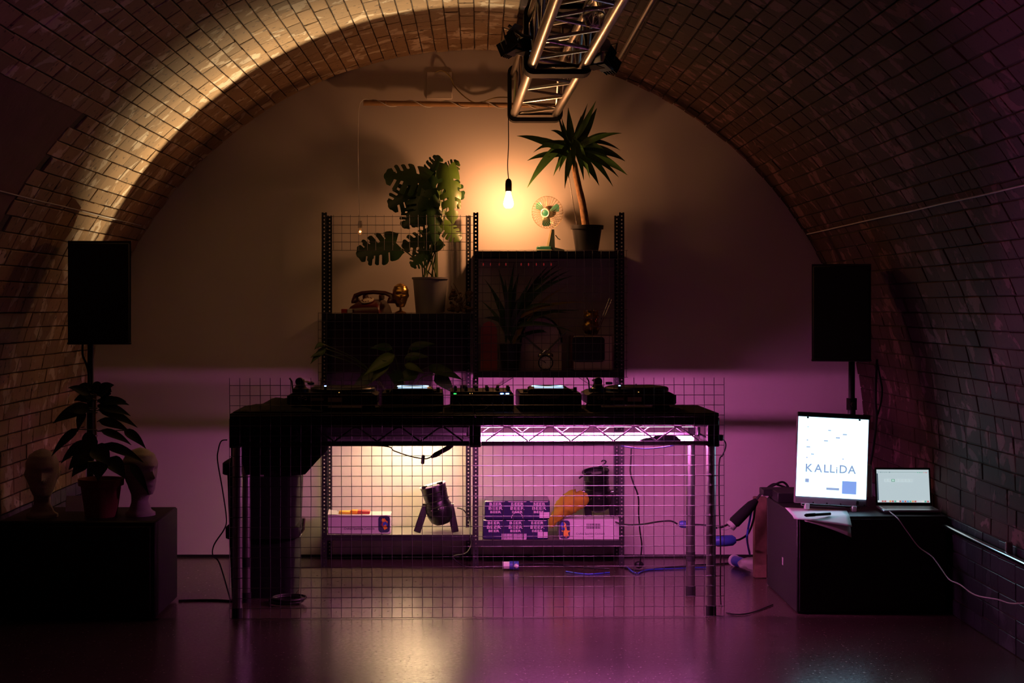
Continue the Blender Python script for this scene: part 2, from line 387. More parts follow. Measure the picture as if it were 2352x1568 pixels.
def wrap(D, wid, label):
    mb = MB(); hw = (TX1-TX0)/2+.040; hz = TH/2+.052; cx = tx((TX0+TX1)/2, D); cz = TZ+TH/2; r = .045; pts = []
    for (sx, sz, a0) in ((1, 1, 0), (-1, 1, 90), (-1, -1, 180), (1, -1, 270)):
        for q in range(6):
            a = math.radians(a0+q*18); pts.append((sx*(hw-r)+r*math.cos(a), sz*(hz-r)+r*math.sin(a)))
    n = len(pts); v = []
    for (x, z) in pts:
        l = math.hypot(x, z); 
        for (dy, o) in ((-wid/2, 0), (wid/2, 0), (wid/2, .030), (-wid/2, .030)): v.append((cx+x*(1-o/l), D+dy, cz+z*(1-o/l)))
    f = []
    for i in range(n):
        a, b = i*4, ((i+1) % n)*4
        for j in range(4): f.append((a+j, b+j, b+(j+1) % 4, a+(j+1) % 4))
    part('strap', mb.add(v, f), m_rubber, tr, label=label)
wrap(9.44, .09, 'black strap round the end of the truss'); wrap(7.56, .14, 'black strap round the middle of the truss')
for D in (8.6, 6.6):
    cx = tx((TX0+TX1)/2, D); mb = MB()
    mb.box((cx, D, TZ+TH+.05), (.34, .05, .05), .004)
    for s in (-.1, .1): mb.cyl((cx+s, D, TZ+TH+.05), (cx+s, D, 3.10), .008)
    part('hanger', mb, m_galv, tr)
def flood(at, rz, tilt, label, arm):
    t = thing('flood_light', label, 'flood light', at, (0, 0, rz))
    m = Rx(tilt)
    m = m @ Matrix.Scale(.72, 4)
    b = MB(); b.box((0, 0, 0), (.13, .10, .10), .012, m)
    for i in range(5): b.box((-.05+i*.025, .06, 0), (.006, .04, .09), 0, m)
    part('housing', b, m_black, t, world=False)
    part('glass', MB().box((0, -.052, 0), (.11, .004, .085), 0, m), m_chrome, t, world=False)
    for s in (-1, 1): part('barn_door', MB().box((s*.085, -.085, 0), (.004, .085, .10), 0, m @ T(0, 0, 0) @ Rz(s*18)), m_matte, t, world=False)
    for s in (-1, 1): part('barn_door', MB().box((0, -.088, s*.065), (.12, .085, .004), 0, m @ Rx(-s*18)), m_white if s > 0 else m_matte, t, world=False)
    y = MB().tube([(-.055, 0, 0), (-.057, .02, .08), (.057, .02, .08), (.055, 0, 0)], .005, 6); y.tube([(0, .02, .10), Vector(arm)*.6+V(0, .02, .03), arm], .009, 6)
    part('bracket', y, m_galv, t, world=False)
flood(P(1176, 106, 7.45), 62, -25, 'small flood light with open flaps clamped to the cream-lit side of the truss', (.06, -.09, .04))
flood(P(1392, 142, 7.45), -55, -30, 'small flood light on the shaded side of the truss above the yucca', (-.06, -.10, .05))
for (x, D, rz) in ((.18, 4.35, 40), (.72, 4.05, -40)):  # housings for the two added tint spots, out of view
    t = thing('added_tint_spot', 'unseen added stage spot under the near truss, tinting the '+('cream' if rz > 0 else 'reddish')+' vault', 'stage light', (x, D-.05, 2.60), (0, 0, rz))
    part('can', MB().lathe([(.03, .16), (.075, .12), (.085, .0), (.085, -.06), (.08, -.06), (.078, .0), (.06, .08)], Rx(75), 18), m_matte, t, world=False)
    part('clamp', MB().box((0, .05, .10), (.03, .03, .10), .004), m_galv, t, world=False)
single('spare_bulb', MB().lathe([(.0, -.05), (.03, -.045), (.045, -.01), (.043, .02), (.02, .06), (.018, .09), (0, .09)], T(*P(1364, 34, 6.15)), 18), M('clear_glass', (.9, .9, .9), .03, trans=1.0), 'clear unlit glass bulb resting on the lower face of the truss', 'bulb')

# ------------------------------------------------------------------ pendants and bamboo
def bulb_prof(s): return [(0, -1.08*s), (.28*s, -1.05*s), (.48*s, -.90*s), (.56*s, -.62*s), (.50*s, -.25*s), (.36*s, .22*s), (.27*s, .56*s), (.24*s, .80*s)]
BD = 9.37
m_bulb = M('glowing_bulb', (1, .8, .5), .3, emit=BULB_COL, e=BULB_E)
t = thing('pendant_bulb', 'bright filament bulb hanging on a black cord from the truss end', 'pendant lamp', P(1168, 455, BD))
c = P(1168, 455, BD)
part('bulb', MB().lathe(bulb_prof(.054), T(*(c-V(0, 0, .002))), 20), m_bulb, t)
part('socket', MB().lathe([(0, .040), (.0185, .040), (.0195, .05), (.0195, .085), (.017, .105), (.008, .116), (0, .118)], T(*c), 18), m_matte, t)
part('cord', MB().tube([c+V(0, 0, .115), P(1166, 380, BD), P(1168, 330, BD), P(1168, 268, 9.42), V(.19, 9.44, 2.66)], .0032, 6, smooth=4), m_cable, t)
bam = M('bamboo', (.42, .25, .11), .5, var=.3, vs=18)
t = thing('bamboo_pole', 'level bamboo pole on the end wall wrapped in white twine', 'pole', P(1000, 238, 9.6))
a, b = P(836, 236, 9.6), P(1290, 243, 9.6); L = b-a
part('cane', MB().tube([a+L*(i/12) for i in range(13)], [.0175, .0165, .016, .0155, .0165, .0155, .015, .015, .0155, .0145, .014, .014, .014], 12), bam, t)
for u in (.0, .11, .285, .48, .63, .78, .93): part('node_ring', MB().ring(frame(L, a+L*u), .0155-.002*u, .003, 14, 5), bam, t)
tw = [a+L*u+V(0, math.cos(u*34)*.020, math.sin(u*34)*.020) for u in [i/90*.85+.02 for i in range(91)]]
part('twine', MB().tube(tw, .0028, 5), m_white, t)
t = thing('small_pendant', 'small dim clear bulb on a thin white cord below the bamboo end', 'pendant lamp', P(827, 530, 9.5))
c = P(827, 526, 9.5)
part('cord', MB().tube([a+V(.03, -.02, .016), a+V(.0, -.02, .018), P(824, 250, 9.57), P(822, 330, 9.52), P(824, 440, 9.5), c+V(0, 0, .045)], .0022, 5, smooth=4), m_white, t)
part('socket', MB().lathe([(0, .008), (.013, .008), (.014, .03), (.011, .05), (0, .05)], T(*c), 14), M('clear_socket', (.5, .45, .42), .3, alpha=.6), t)
part('bulb', MB().lathe(bulb_prof(.024), T(*(c-V(0, 0, .008))), 14), M('dim_bulb_glass', (.7, .5, .35), .1, trans=.6, alpha=.6), t)
part('filament', MB().ball(c-V(0, 0, .016), .006), M('dim_filament', (1, .6, .3), .4, emit=(1, .45, .15), e=9), t)

# ------------------------------------------------------------------ shelving rack
DF, DR = 9.27, 9.60
XL, XR = -.930, .860
rk = thing('shelving_rack', 'tall two-bay slotted steel shelving rack against the end wall', 'shelving', (0, 9.43, 0))
def post(x, D, fx, fy):
    """slotted angle: one flange faces the camera, one runs in depth; fx, fy give the directions"""
    mb = MB(); W, th, Ht = .031, .002, 2.10
    for ax in (0, 1):
        def b(u0, u1, z0, z1):
            if ax == 0: mb.wbox((x+fx*u0, D, z0), (x+fx*u1, D+fy*th, z1))
            else: mb.wbox((x, D+fy*u0, z0), (x+fx*th, D+fy*u1, z1))
        b(0, .0115, 0, Ht); b(.0195, W, 0, Ht)
        z = .012
        while z < Ht:
            b(.0115, .0195, z, min(Ht, z+.0145)); z += .0225
    part('post', mb, m_steel, rk, sm=False)
for x, D, fx, fy in ((XL, DF, 1, 1), (XL, DR, 1, -1), (-.034, DF, 1, 1), (-.080, DR, 1, -1), (XR, DF, -1, 1), (XR, DR, -1, -1)): post(x, D, fx, fy)
def shelf(x0, x1, z, lip=.034, name='shelf'):
    mb = MB(); mb.wbox((x0, DF+.003, z-.004), (x1, 9.652, z))
    o = part(name, mb, m_shelf, rk, sm=False); mb = MB()
    mb.wbox((x0, DF+.001, z-lip), (x1, DF+.003, z+.001)); mb.wbox((x0, 9.649, z-lip), (x1, 9.652, z)); mb.wbox((x0, DF+.003, z-lip), (x0+.002, 9.652, z)); mb.wbox((x1-.002, DF+.003, z-lip), (x1, 9.652, z))
    part('lip', mb, m_steel, o, sm=False)
    for x in (x0+.013, x1-.013): part('bolt', MB().cyl((x, DF+.004, z-lip*.5), (x, DF-.004, z-lip*.5), .005, n=6), m_chrome, o)
    return o
LX0, LX1, RX0, RX1 = XL+.003, -.036, -.030, XR-.003
Z_LT, Z_LM, Z_LB, Z_RT, Z_RM, Z_RB = 1.500, .772, .193, 1.870, 1.157, .160
for q in (Z_LT, Z_LM, Z_LB): shelf(LX0, LX1, q)
for q in (Z_RT, Z_RM, Z_RB): shelf(RX0, RX1, q)
for (pa, pb) in ((P(1186, 862, 9.615), P(1085, 925, 9.615)), (P(1322, 862, 9.615), P(1420, 925, 9.615))):
    part('cross_brace', MB().box((0, 0, (pb-pa).length/2), (.003, .026, (pb-pa).length), 0, frame(pb-pa, pa, (0, 1, 0))), m_steel, rk, sm=False)
def mesh_panel(name, label, x0, x1, z0, z1, D, group, loc=None, rot=0, off=(0, 0), wave=.0):
    t = thing(name, label, 'wire mesh', loc or ((x0+x1)/2, D, z0), (0, 0, rot), group)
    if loc is None: cx, bz, cy = (x0+x1)/2, z0, 0
    else: cx, bz, cy = 0, 0, D
    r = .0016
    def wv(): return random.uniform(-wave, wave)
    Lx, Lz = x1-x0, z1-z0
    hm = mesh_of('wire', MB().tube([(-Lx/2+Lx*i/6, 0, random.uniform(-wave, wave)*.5) for i in range(7)], r, 5)); hm.materials.append(m_wire)
    vm = mesh_of('wire', MB().tube([(random.uniform(-wave, wave), 0, Lz*i/6) for i in range(7)], r, 5)); vm.materials.append(m_wire)
    def w(me, x, y, z):
        o = bpy.data.objects.new('wire', me); COL.objects.link(o); o.parent = t; o.location = (x, y, z)
    z = z0
    while z <= z1+.002: w(hm, (x0+x1)/2-cx if loc is None else (x0+x1)/2, cy, z-bz if loc is None else z); z += .05
    x = x0+off[0]
    while x <= x1+.002: w(vm, x-cx if loc is None else x, cy+r*1.8, 0 if loc is None else z0); x += .05
    return t
mesh_panel('mesh_strip', 'narrow strip of wire mesh across the top of the monstera bay', XL+.02, -.02, 1.875, 2.085, DF-.004, 'mesh tied to the shelving')
mesh_panel('mesh_screen', 'wire mesh panel below the telephone shelf of the rack', XL-.02, -.012, .755, 1.508, DF-.004, 'mesh tied to the shelving')
mesh_panel('mesh_screen', 'wire mesh panel in front of the television shelf', -.028, XR+.02, 1.125, 1.875, DF-.006, 'mesh tied to the shelving')

# dark board closing the back of the bay below the telephone
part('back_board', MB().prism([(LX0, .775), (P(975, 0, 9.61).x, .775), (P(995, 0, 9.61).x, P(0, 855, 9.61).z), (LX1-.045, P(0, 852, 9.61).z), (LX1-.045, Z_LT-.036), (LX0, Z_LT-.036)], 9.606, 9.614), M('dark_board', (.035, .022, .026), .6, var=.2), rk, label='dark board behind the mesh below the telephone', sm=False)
# ------------------------------------------------------------------ plants
def strap(mb, p0, p1, wd, bow=(0, 0, 0), n=8, face=(0, -1, 0), fold=.12, blunt=.5):
    p0, p1 = Vector(p0), Vector(p1); c = (p0+p1)/2+Vector(bow); fc = Vector(face); v = []; f = []
    for i in range(n+1):
        t = i/n; p = p0*(1-t)**2+c*2*t*(1-t)+p1*t*t; tg = (2*(1-t)*(c-p0)+2*t*(p1-c)).normalized()
        s = tg.cross(fc)
        if s.length < .05: s = tg.cross(Vector((0, 0, 1)))
        s.normalize(); nn = s.cross(tg)
        wl = wd*.5*(max(.02, math.sin(PI*min(1, (t**blunt)*.93+.07)))) if i < n else wd*.015
        v += [p+s*wl, p-nn*fold*wl*2, p-s*wl]
    for i in range(n): a = i*3; f += [(a, a+1, a+4, a+3), (a+1, a+2, a+5, a+4)]
    return mb.add(v, f)
def monstera(base, tip, wd, face, lobes=5, curl=.25):
    mb = MB(); base, tip = Vector(base), Vector(tip); ax = tip-base; L = ax.length; ax.normalize(); fc = Vector(face).normalized()
    if L < wd*1.12: x_ = (wd*1.12-L); base = base-ax*(x_*.45); tip = tip+ax*(x_*.55); L = wd*1.12
    s = ax.cross(fc).normalized(); nn = s.cross(ax)
    if nn.dot(fc) < 0: nn = -nn
    def mid(t): return base+ax*(L*t)-nn*(curl*L*.5*t*t)
    def rad(t): return wd*.5*max(.02, interp([(0, .62), (.12, .92), (.32, 1.0), (.6, .84), (.82, .50), (.95, .18), (1, .02)], t))
    NT, NS = 32, 6
    for sd in (-1, 1):
        cuts = [(.22+.17*k+random.uniform(-.025, .025), random.uniform(.28, .6)) for k in range(lobes-1)]; v = []; f = []
        for i in range(NT+1):
            t_ = i/NT; R = rad(t_)*(1-sum(.13*math.exp(-((t_-c)/.035)**2) for c, d in cuts))
            for j in range(NS+1):
                u = j/NS
                v.append(mid(t_)+s*(sd*R*u)+ax*(R*.34*u**1.4*(.3+t_))-ax*(R*.62*u*max(0, 1-t_/.16))-nn*(R*curl*u*u))
        for i in range(NT):
            for j in range(NS):
                if any(abs((i+.5)/NT-c) < .020+.012*(j/NS) and (j+.5)/NS > d for c, d in cuts): continue
                a_ = i*(NS+1)+j; f.append((a_, a_+1, a_+NS+2, a_+NS+1))
        mb.add(v, f)
    return mb
def leafpart(mb, mt, t): return part('leaf', mb, mt, t, sharp=60)
# monstera
MD = 9.45
t = thing('potted_monstera', 'split-leaved monstera in a grey bucket on the telephone shelf', 'plant', (P(988, 700, MD).x, MD, Z_LT))
cx = P(988, 700, MD).x
part('pot', MB().lathe([(.086, 0), (.104, .205), (.110, .207), (.110, .218), (.100, .218), (.096, .195), (0, .195)], T(cx, MD, Z_LT+.001), 26), M('grey_bucket', (.20, .19, .19), .55, var=.1), t)
part('soil', MB().lathe([(.0965, .0), (.0, .01)], T(cx, MD, Z_LT+.198), 20), m_soil, t)
mon = [ # leaf base, tip, width, facing, tone, depth offset
 ((966, 410), (905, 400), .235, (.25, -1, .55), 0, -.05), ((1030, 380), (1048, 512), .165, (.55, -1, .1), 1, -.10), ((1000, 400), (1066, 452), .17, (.2, -1, .3), 0, .03),
 ((955, 435), (900, 470), .19, (.1, -1, .3), 0, -.02), ((975, 440), (955, 515), .20, (-.2, -1, .1), 0, -.08), ((1040, 425), (1062, 478), .06, (.9, -1, .2), 1, -.06),
 ((1020, 515), (1056, 548), .13, (.6, -1, .2), 1, -.04), ((900, 560), (830, 577), .22, (.1, -1, .45), 0, -.06), ((1000, 545), (930, 558), .20, (0, -1, .7), 0, .0),
 ((975, 585), (950, 606), .11, (.3, -1, .4), 0, -.05), ((1000, 440), (1015, 530), .14, (.7, -1, 0), 1, -.03), ((985, 455), (1000, 560), .15, (.3, -1, 0), 0, -.12),
 ((1022, 398), (1052, 372), .10, (.5, -1, .3), 1, -.03), ((990, 400), (1000, 372), .14, (0, -1, .6), 0, .05), ((960, 470), (925, 520), .15, (-.3, -1, .2), 0, .04)]
for (b, e, wd, fc, tone, dd) in mon:
    pb, pe = P(*b, MD+dd), P(*e, MD+dd-.03)
    leafpart(monstera(pb, pe, wd, fc), m_leaf2 if tone else m_leaf, t)
    root = V(cx+random.uniform(-.05, .05), MD+random.uniform(-.05, .03), Z_LT+.20)
    part('stem', MB().tube([root, (root+pb)/2+V((pb.x-root.x)*.12, 0, .05), pb], .0042, 6, smooth=5), m_stem, t)
# yucca
YD = 9.44
bx = P(1348, 577, YD).x
t = thing('potted_yucca', 'tall yucca with sword leaves in a black pot on the top shelf', 'plant', (bx, YD, Z_RT))
part('pot', MB().lathe([(.068, 0), (.088, .135), (.099, .137), (.101, .16), (.092, .16), (.088, .14), (0, .14)], T(bx, YD, Z_RT+.001), 26), m_black, t)
part('soil', MB().lathe([(.0875, 0), (0, .008)], T(bx, YD, Z_RT+.142), 18), m_soil, t)
trunk = [P(1346, 522, YD), P(1338, 470, YD), P(1328, 425, YD-.01), P(1320, 385, YD-.01), P(1314, 340, YD-.01)]
part('trunk', MB().tube(trunk, [.0235, .022, .0205, .0195, .012], 10, smooth=6), m_bark, t)
tips = [(1225, 350, 12), (1250, 372, 12), (1265, 300, 10), (1335, 265, 10), (1392, 330, 12), (1402, 372, 14), (1425, 345, 10), (1355, 410, 12), (1318, 395, 12), (1245, 340, 10), (1280, 375, 12), (1187, 312, 18), (1211, 369, 16), (1211, 431, 22), (1231, 316, 14), (1305, 247, 18), (1369, 231, 14), (1371, 248, 20), (1428, 306, 14), (1436, 370, 20), (1441, 402, 20), (1421, 407, 16), (1408, 428, 16),
        (1376, 426, 20), (1341, 414, 16), (1297, 433, 14), (1271, 404, 12), (1284, 394, 12), (1279, 254, 9), (1350, 237, 8), (1398, 305, 8), (1415, 387, 14), (1262, 352, 14), (1290, 270, 10), (1240, 330, 8), (1388, 345, 16), (1330, 300, 16), (1365, 395, 14), (1305, 410, 12)]
for i, (x, y, wpx) in enumerate(tips):
    o = P(1316+(x-1316)*.12, 328+random.uniform(-14, 34), YD-.01); d = random.uniform(-.16, .14)
    e = P(x, y, YD); D2 = YD+d; e = P(x, y, D2)
    flat = abs(x-1316) > abs(y-328)
    bow = V((e.x-o.x)*.06, 0, .045 if flat or y > 340 else .0)
    mb = MB(); strap(mb, o, e, wpx*9.44/F*1.02, bow, 9, (random.uniform(-.35, .35), -1, random.uniform(.0, .6)), .10, .75)
    leafpart(mb, m_yucca, t)
part('stake', MB().tube([P(1306, 405, YD+.03), P(1312, 440, YD+.03), P(1325, 518, YD+.03)], .0035, 6, smooth=3), m_greycab, t)
# dark palm on the television shelf
PD = 9.44
px0 = P(1172, 852, PD).x
t = thing('potted_palm', 'dark strap-leaved plant in a black pot beside the alarm clock', 'plant', (px0, PD, Z_RM))
part('pot', MB().lathe([(.052, 0), (.066, .15), (.07, .15), (.07, .16), (.06, .16), (0, .145)], T(px0, PD, Z_RM+.001), 22), m_black, t)
for i, (x, y) in enumerate([(1144, 615), (1181, 603), (1192, 626), (1260, 610), (1283, 606), (1295, 615), (1311, 620), (1317, 633), (1301, 658), (1351, 694), (1331, 713), (1310, 719), (1319, 763), (1301, 769), (1112, 640), (1105, 690), (1125, 660), (1160, 640), (1215, 650), (1240, 665), (1275, 700), (1210, 700), (1110, 730), (1225, 630), (1135, 690), (1180, 660)]):
    o = P(1168+random.uniform(-8, 10), random.uniform(745, 795), PD); D2 = PD+random.uniform(-.13, .12); e = P(x, y, D2)
    mb = MB(); strap(mb, o, e, random.uniform(.024, .036), V((o.x-e.x)*.16, 0, .09 if x > 1230 else .03), 9, (random.uniform(-.3, .3), -1, random.uniform(0, .5)), .1, .7)
    leafpart(mb, m_dry if i in (8, 9) else m_leaf, t)
# trailing plant on the middle shelf behind the decks
TD = 9.33
t = thing('trailing_plant', 'leafy trailing plant half hidden behind the record decks', 'plant', (P(925, 980, TD).x, TD+.05, Z_LM))
tcx = P(925, 980, TD).x
part('pot', MB().lathe([(.07, 0), (.09, .14), (.096, .14), (.096, .155), (.085, .155), (0, .14)], T(tcx, TD+.06, Z_LM+.001), 22), m_black, t)
for (b, e, wd, tone, d) in [((905, 815), (836, 862), .085, 0, -.085), ((930, 838), (975, 858), .05, 1, -.085), ((985, 842), (1062, 872), .075, 0, -.06), ((890, 830), (852, 880), .08, 0, -.09), ((930, 822), (985, 820), .06, 0, -.02), ((960, 855), (905, 878), .09, 0, -.08), ((1000, 860), (1045, 905), .09, 0, -.05),
                        ((870, 850), (800, 905), .09, 0, .0), ((905, 850), (925, 905), .08, 0, -.09), ((748, 800), (713, 836), .045, 0, -.10), ((745, 812), (712, 822), .03, 0, -.10), ((742, 790), (722, 803), .035, 0, -.1), ((940, 800), (1000, 790), .06, 0, .05), ((900, 800), (850, 800), .06, 0, .05)]:
    pb, pe = P(*b, TD+d), P(*e, TD+d-.01); mb = MB(); strap(mb, pb, pe, wd, V(0, -.01, .02), 8, (0, -1, .7), .15, .62)
    leafpart(mb, m_leaf2 if tone or e == (836, 862) or b == (890, 830) else m_leaf, t)
    root = V(tcx, TD+.05, Z_LM+.14); part('stem', MB().tube([root, (root+pb)/2+V(0, .03, .08), pb], .0035, 5, smooth=5), m_stem, t)
# dried bits next to the bucket
t = thing('dried_flowers', 'dry brown tangle of dried flowers next to the grey bucket', 'dried flowers', (P(1058, 716, 9.45).x, 9.45, Z_LT))
dcx = P(1058, 716, 9.45).x; mb = MB()
for i in range(26):
    e = P(random.uniform(1032, 1084), random.uniform(650, 712), 9.45+random.uniform(-.08, .08)); mb.tube([V(dcx+random.uniform(-.02, .02), 9.45, Z_LT+.012), (V(dcx, 9.45, Z_LT)+e)/2+V(random.uniform(-.02, .02), 0, .015), e], .0016, 4, smooth=3)
part('stalks', mb, M('dry_stalk', (.16, .10, .05), .9), t, kind='stuff')
mb = MB()
for i in range(40): mb.ball(P(random.uniform(1030, 1084), random.uniform(668, 714), 9.45+random.uniform(-.08, .06)), (random.uniform(.008, .02), .01, random.uniform(.006, .015)), n=7, k=5)
part('seed_heads', mb, M('seed_head', (.14, .085, .05), .95, bump=.8, bs=80), t, kind='stuff')

# ------------------------------------------------------------------ ornaments on the shelves
def head_mb(h, m, neck=True, n=44, k=46):
    W = [(-.46, .33), (-.40, .33), (-.34, .24), (-.15, .175), (-.02, .175), (.05, .21), (.15, .255), (.3, .295), (.5, .335), (.68, .345), (.84, .285), (.94, .17), (1, .0)]
    Fr = [(-.46, .28), (-.40, .28), (-.34, .19), (-.15, .12), (-.03, .20), (.02, .35), (.1, .385), (.3, .385), (.5, .385), (.66, .405), (.82, .345), (.94, .20), (1, 0)]
    Bk = [(-.46, .30), (-.40, .30), (-.34, .25), (-.15, .225), (0, .24), (.15, .27), (.3, .36), (.5, .44), (.68, .455), (.84, .38), (.94, .22), (1, 0)]
    t0 = -.46 if neck else -.06; v = []; f = []
    for j in range(k+1):
        u = j/k; t = t0+(1-t0)*u
        if not neck and j == 0: sq = .15
        else: sq = 1
        for i in range(n):
            a = 2*PI*i/n; ca, sa = math.cos(a), math.sin(a)         # a = 0 faces -y
            d = interp(Fr, t) if ca > 0 else interp(Bk, t); x = interp(W, t)*sa; y = -d*ca
            az = math.atan2(sa, ca); g = lambda tt, st, zz, sz: math.exp(-((t-tt)/st)**2-((az-zz)/sz)**2)
            b = .105*g(.37, .055, 0, .17)+.06*g(.46, .09, 0, .13)-.055*(g(.52, .055, .42, .24)+g(.52, .055, -.42, .24))+.03*(g(.52, .028, .42, .16)+g(.52, .028, -.42, .16))+.03*g(.61, .04, 0, .7)+.035*g(.205, .018, 0, .28)+.035*g(.165, .018, 0, .25)-.02*g(.185, .01, 0, .3)+.035*g(.06, .06, 0, .3)
            x += .05*(math.exp(-((t-.43)/.1)**2))*(math.exp(-((abs(az)-1.62)/.16)**2))*(1 if sa > 0 else -1)
            v.append((x*h*sq, (y-b)*h*sq, t*h))
    f = [(j*n+i, j*n+(i+1) % n, (j+1)*n+(i+1) % n, (j+1)*n+i) for j in range(k) for i in range(n)]
    f.append(tuple(range(n-1, -1, -1))); mb = MB(); return mb.add(v, f, m)
m_gold = M('dull_gold', (.55, .33, .09), .28, 1.0, var=.25, vs=30)
gc = P(920, 716, 9.36)
t = thing('gold_mannequin', 'small gold mannequin head on a stand between telephone and bucket', 'ornament', (gc.x, 9.36, Z_LT))
part('head', head_mb(.138, T(gc.x, 9.36, Z_LT+.046) @ Rz(10), neck=False), m_gold, t)
part('stand', MB().lathe([(0, 0), (.034, 0), (.034, .006), (.028, .012), (.008, .02), (.006, .035), (.014, .05), (0, .052)], T(gc.x, 9.36, Z_LT+.001), 22), m_gold, t)
# red telephone
pc = P(850, 717, 9.38)
t = thing('rotary_telephone', 'red rotary dial telephone on the upper shelf', 'telephone', (pc.x, 9.38, Z_LT), (0, 0, -24))
m_red = M('red_bakelite', (.085, .003, .010), .3, var=.1, coat=.3)
secs = [(-.085, .0, .035), (-.075, .0, .052), (-.02, .0, .078), (.03, .0, .088), (.07, .0, .082), (.085, .0, .05)]
v = []; f = []
for (y, z0, z1) in secs:
    wd = .105-.02*(z1-.03)/.06
    v += [(-.105, y, .002), (.105, y, .002), (wd*.95, y, z1*.82), (wd*.72, y, z1), (-wd*.72, y, z1), (-wd*.95, y, z1*.82)]
for i in range(len(secs)-1): f += [(i*6+j, i*6+(j+1) % 6, i*6+6+(j+1) % 6, i*6+6+j) for j in range(6)]
f += [(5, 4, 3, 2, 1, 0), tuple(30+j for j in range(6))]
part('body', MB().add(v, f), m_red, t, world=False, sharp=50)
dm = T(0, -.035, .078) @ Rx(24)
part('dial', MB().lathe([(0, 0), (.040, 0), (.040, .005), (.032, .007), (0, .007)], dm, 26), M('dial_plastic', (.60, .55, .45), .3), t, world=False)
for i in range(10):
    a = math.radians(40+i*30); part('finger_hole', MB().cyl(dm @ V(.029*math.cos(a), .029*math.sin(a), .004), dm @ V(.029*math.cos(a), .029*math.sin(a), .0085), .0055, n=10), m_red, t, world=False)
hs = [(-.125, .045, .088), (-.122, .045, .108), (-.08, .045, .124), (0, .045, .130), (.08, .045, .124), (.122, .045, .108), (.125, .045, .088)]
mb = MB().tube([V(*p) for p in hs], [.02, .016, .0125, .0125, .0125, .016, .02], 12, smooth=0)
for s in (-1, 1): mb.lathe([(0, -.03), (.026, -.03), (.028, -.018), (.022, .0), (.012, .012), (0, .014)], T(s*.122, .045, .092), 18)
part('handset', mb, m_red, t, world=False)
for s in (-1, 1): part('cradle', MB().box((s*.055, .045, .10), (.018, .05, .03), .005), m_red, t, world=False)
for (x0, x1, y0, c, lb) in ((784, 797, 708, (.35, .03, .03), 'tiny red carton beside the telephone'), (798, 810, 706, (.5, .48, .47), 'tiny pale carton touching the red telephone')):
    a = P(x0, y0, 9.33); b = P(x1, y0, 9.33); single('small_carton', MB().wbox((a.x, 9.32, Z_LT+.001), (b.x, 9.36, Z_LT+.001+.028), .002), M('carton_'+lb[5:9].strip(), c, .6), lb, 'carton')

# desk fan
FD = 9.50; fx = P(1263, 575, FD).x
m_green = M('mint_green_enamel', (.05, .27, .17), .3, var=.12); m_cream = M('cream_plastic', (.70, .60, .36), .4); m_fand = M('dark_green_plastic', (.03, .05, .04), .4)
t = thing('desk_fan', 'small retro desk fan with mint green blades and wire cage', 'fan', (fx, FD, Z_RT))
part('base', MB().box((fx-.038, FD-.02, Z_RT+.019), (.088, .10, .034), .004), m_green, t)
part('base_trim', MB().box((fx-.037, FD-.021, Z_RT+.0135), (.091, .103, .004), .001), m_cream, t)
part('motor_block', MB().prism([(-.01, .0), (.085, .0), (.085, .015), (.03, .028), (-.008, .032)], -.05, .04, T(fx, FD-.01, Z_RT+.001)), m_fand, t)
part('neck', MB().prism([(-.008, .03), (.03, .03), (.026, .14), (.010, .14)], -.014, .014, T(fx+.0, FD, Z_RT)), m_fand, t)
part('neck_stripe', MB().prism([(-.022, .032), (-.008, .032), (.011, .135), (.001, .135)], -.0155, .0155, T(fx+.0, FD, Z_RT)), m_cream, t)
hc = P(1256, 488, FD-.03); hm = T(*hc) @ Rz(-20) @ Rx(90+8)      # local z points at the viewer
part('motor', MB().lathe([(0, -.11), (.028, -.105), (.036, -.08), (.036, -.045), (.02, -.035), (0, -.035)], hm, 20), m_fand, t)
mb = MB(); Rg = .098; n = 34
for i in range(n):
    a = 2*PI*i/n; pts = []
    for u, zz in ((.28, .030), (.5, .034), (.75, .028), (.95, .010), (1.0, -.012), (.93, -.034), (.6, -.046), (.36, -.048)):
        b = a+u*.5 if zz > -.02 else a+.5+(1-u)*.3; pts.append(hm @ V(Rg*u*math.cos(b), Rg*u*math.sin(b), zz))
    mb.tube(pts, .0011, 4, smooth=2)
for (R, zz) in ((.28, .030), (1.0, -.012), (.36, -.048)): mb.ring(hm @ T(0, 0, zz), Rg*R, .0014, 40, 5)
part('cage', mb, M('brassy_wire', (.62, .46, .25), .35, .8), t, kind='stuff')
part('hub_ring', MB().ring(hm @ T(0, 0, .032), .024, .005, 28, 8), M('white_ring', (.85, .80, .72), .3), t)
part('badge', MB().lathe([(0, .03), (.02, .030), (.02, .033), (.006, .037), (0, .037)], hm, 20), m_green, t)
for q in range(3):
    a = math.radians(22+q*120); v = []
    for (r, h0, h1) in ((.018, -.25, .35), (.05, -.36, .42), (.078, -.30, .34), (.084, -.12, .15)):
        for h, zz in ((h0, .010), (h1, -.012)): v.append(hm @ V(r*math.cos(a+h), r*math.sin(a+h), zz-.004))
    v += [p+(hm.to_3x3() @ V(0, 0, -.002)) for p in v]
    f = [(2*i, 2*i+1, 2*i+3, 2*i+2) for i in range(3)]+[(8+2*i, 10+2*i, 11+2*i, 9+2*i) for i in range(3)]+[(0, 2, 10, 8), (2, 4, 12, 10), (4, 6, 14, 12), (6, 7, 15, 14), (7, 5, 13, 15), (5, 3, 11, 13), (3, 1, 9, 11), (1, 0, 8, 9)]
    part('blade', MB().add(v, f), m_green, t)
part('knob', MB().tube([P(1276, 540, FD), P(1282, 548, FD-.01), P(1287, 550, FD-.01)], .003, 6), m_fand, t)
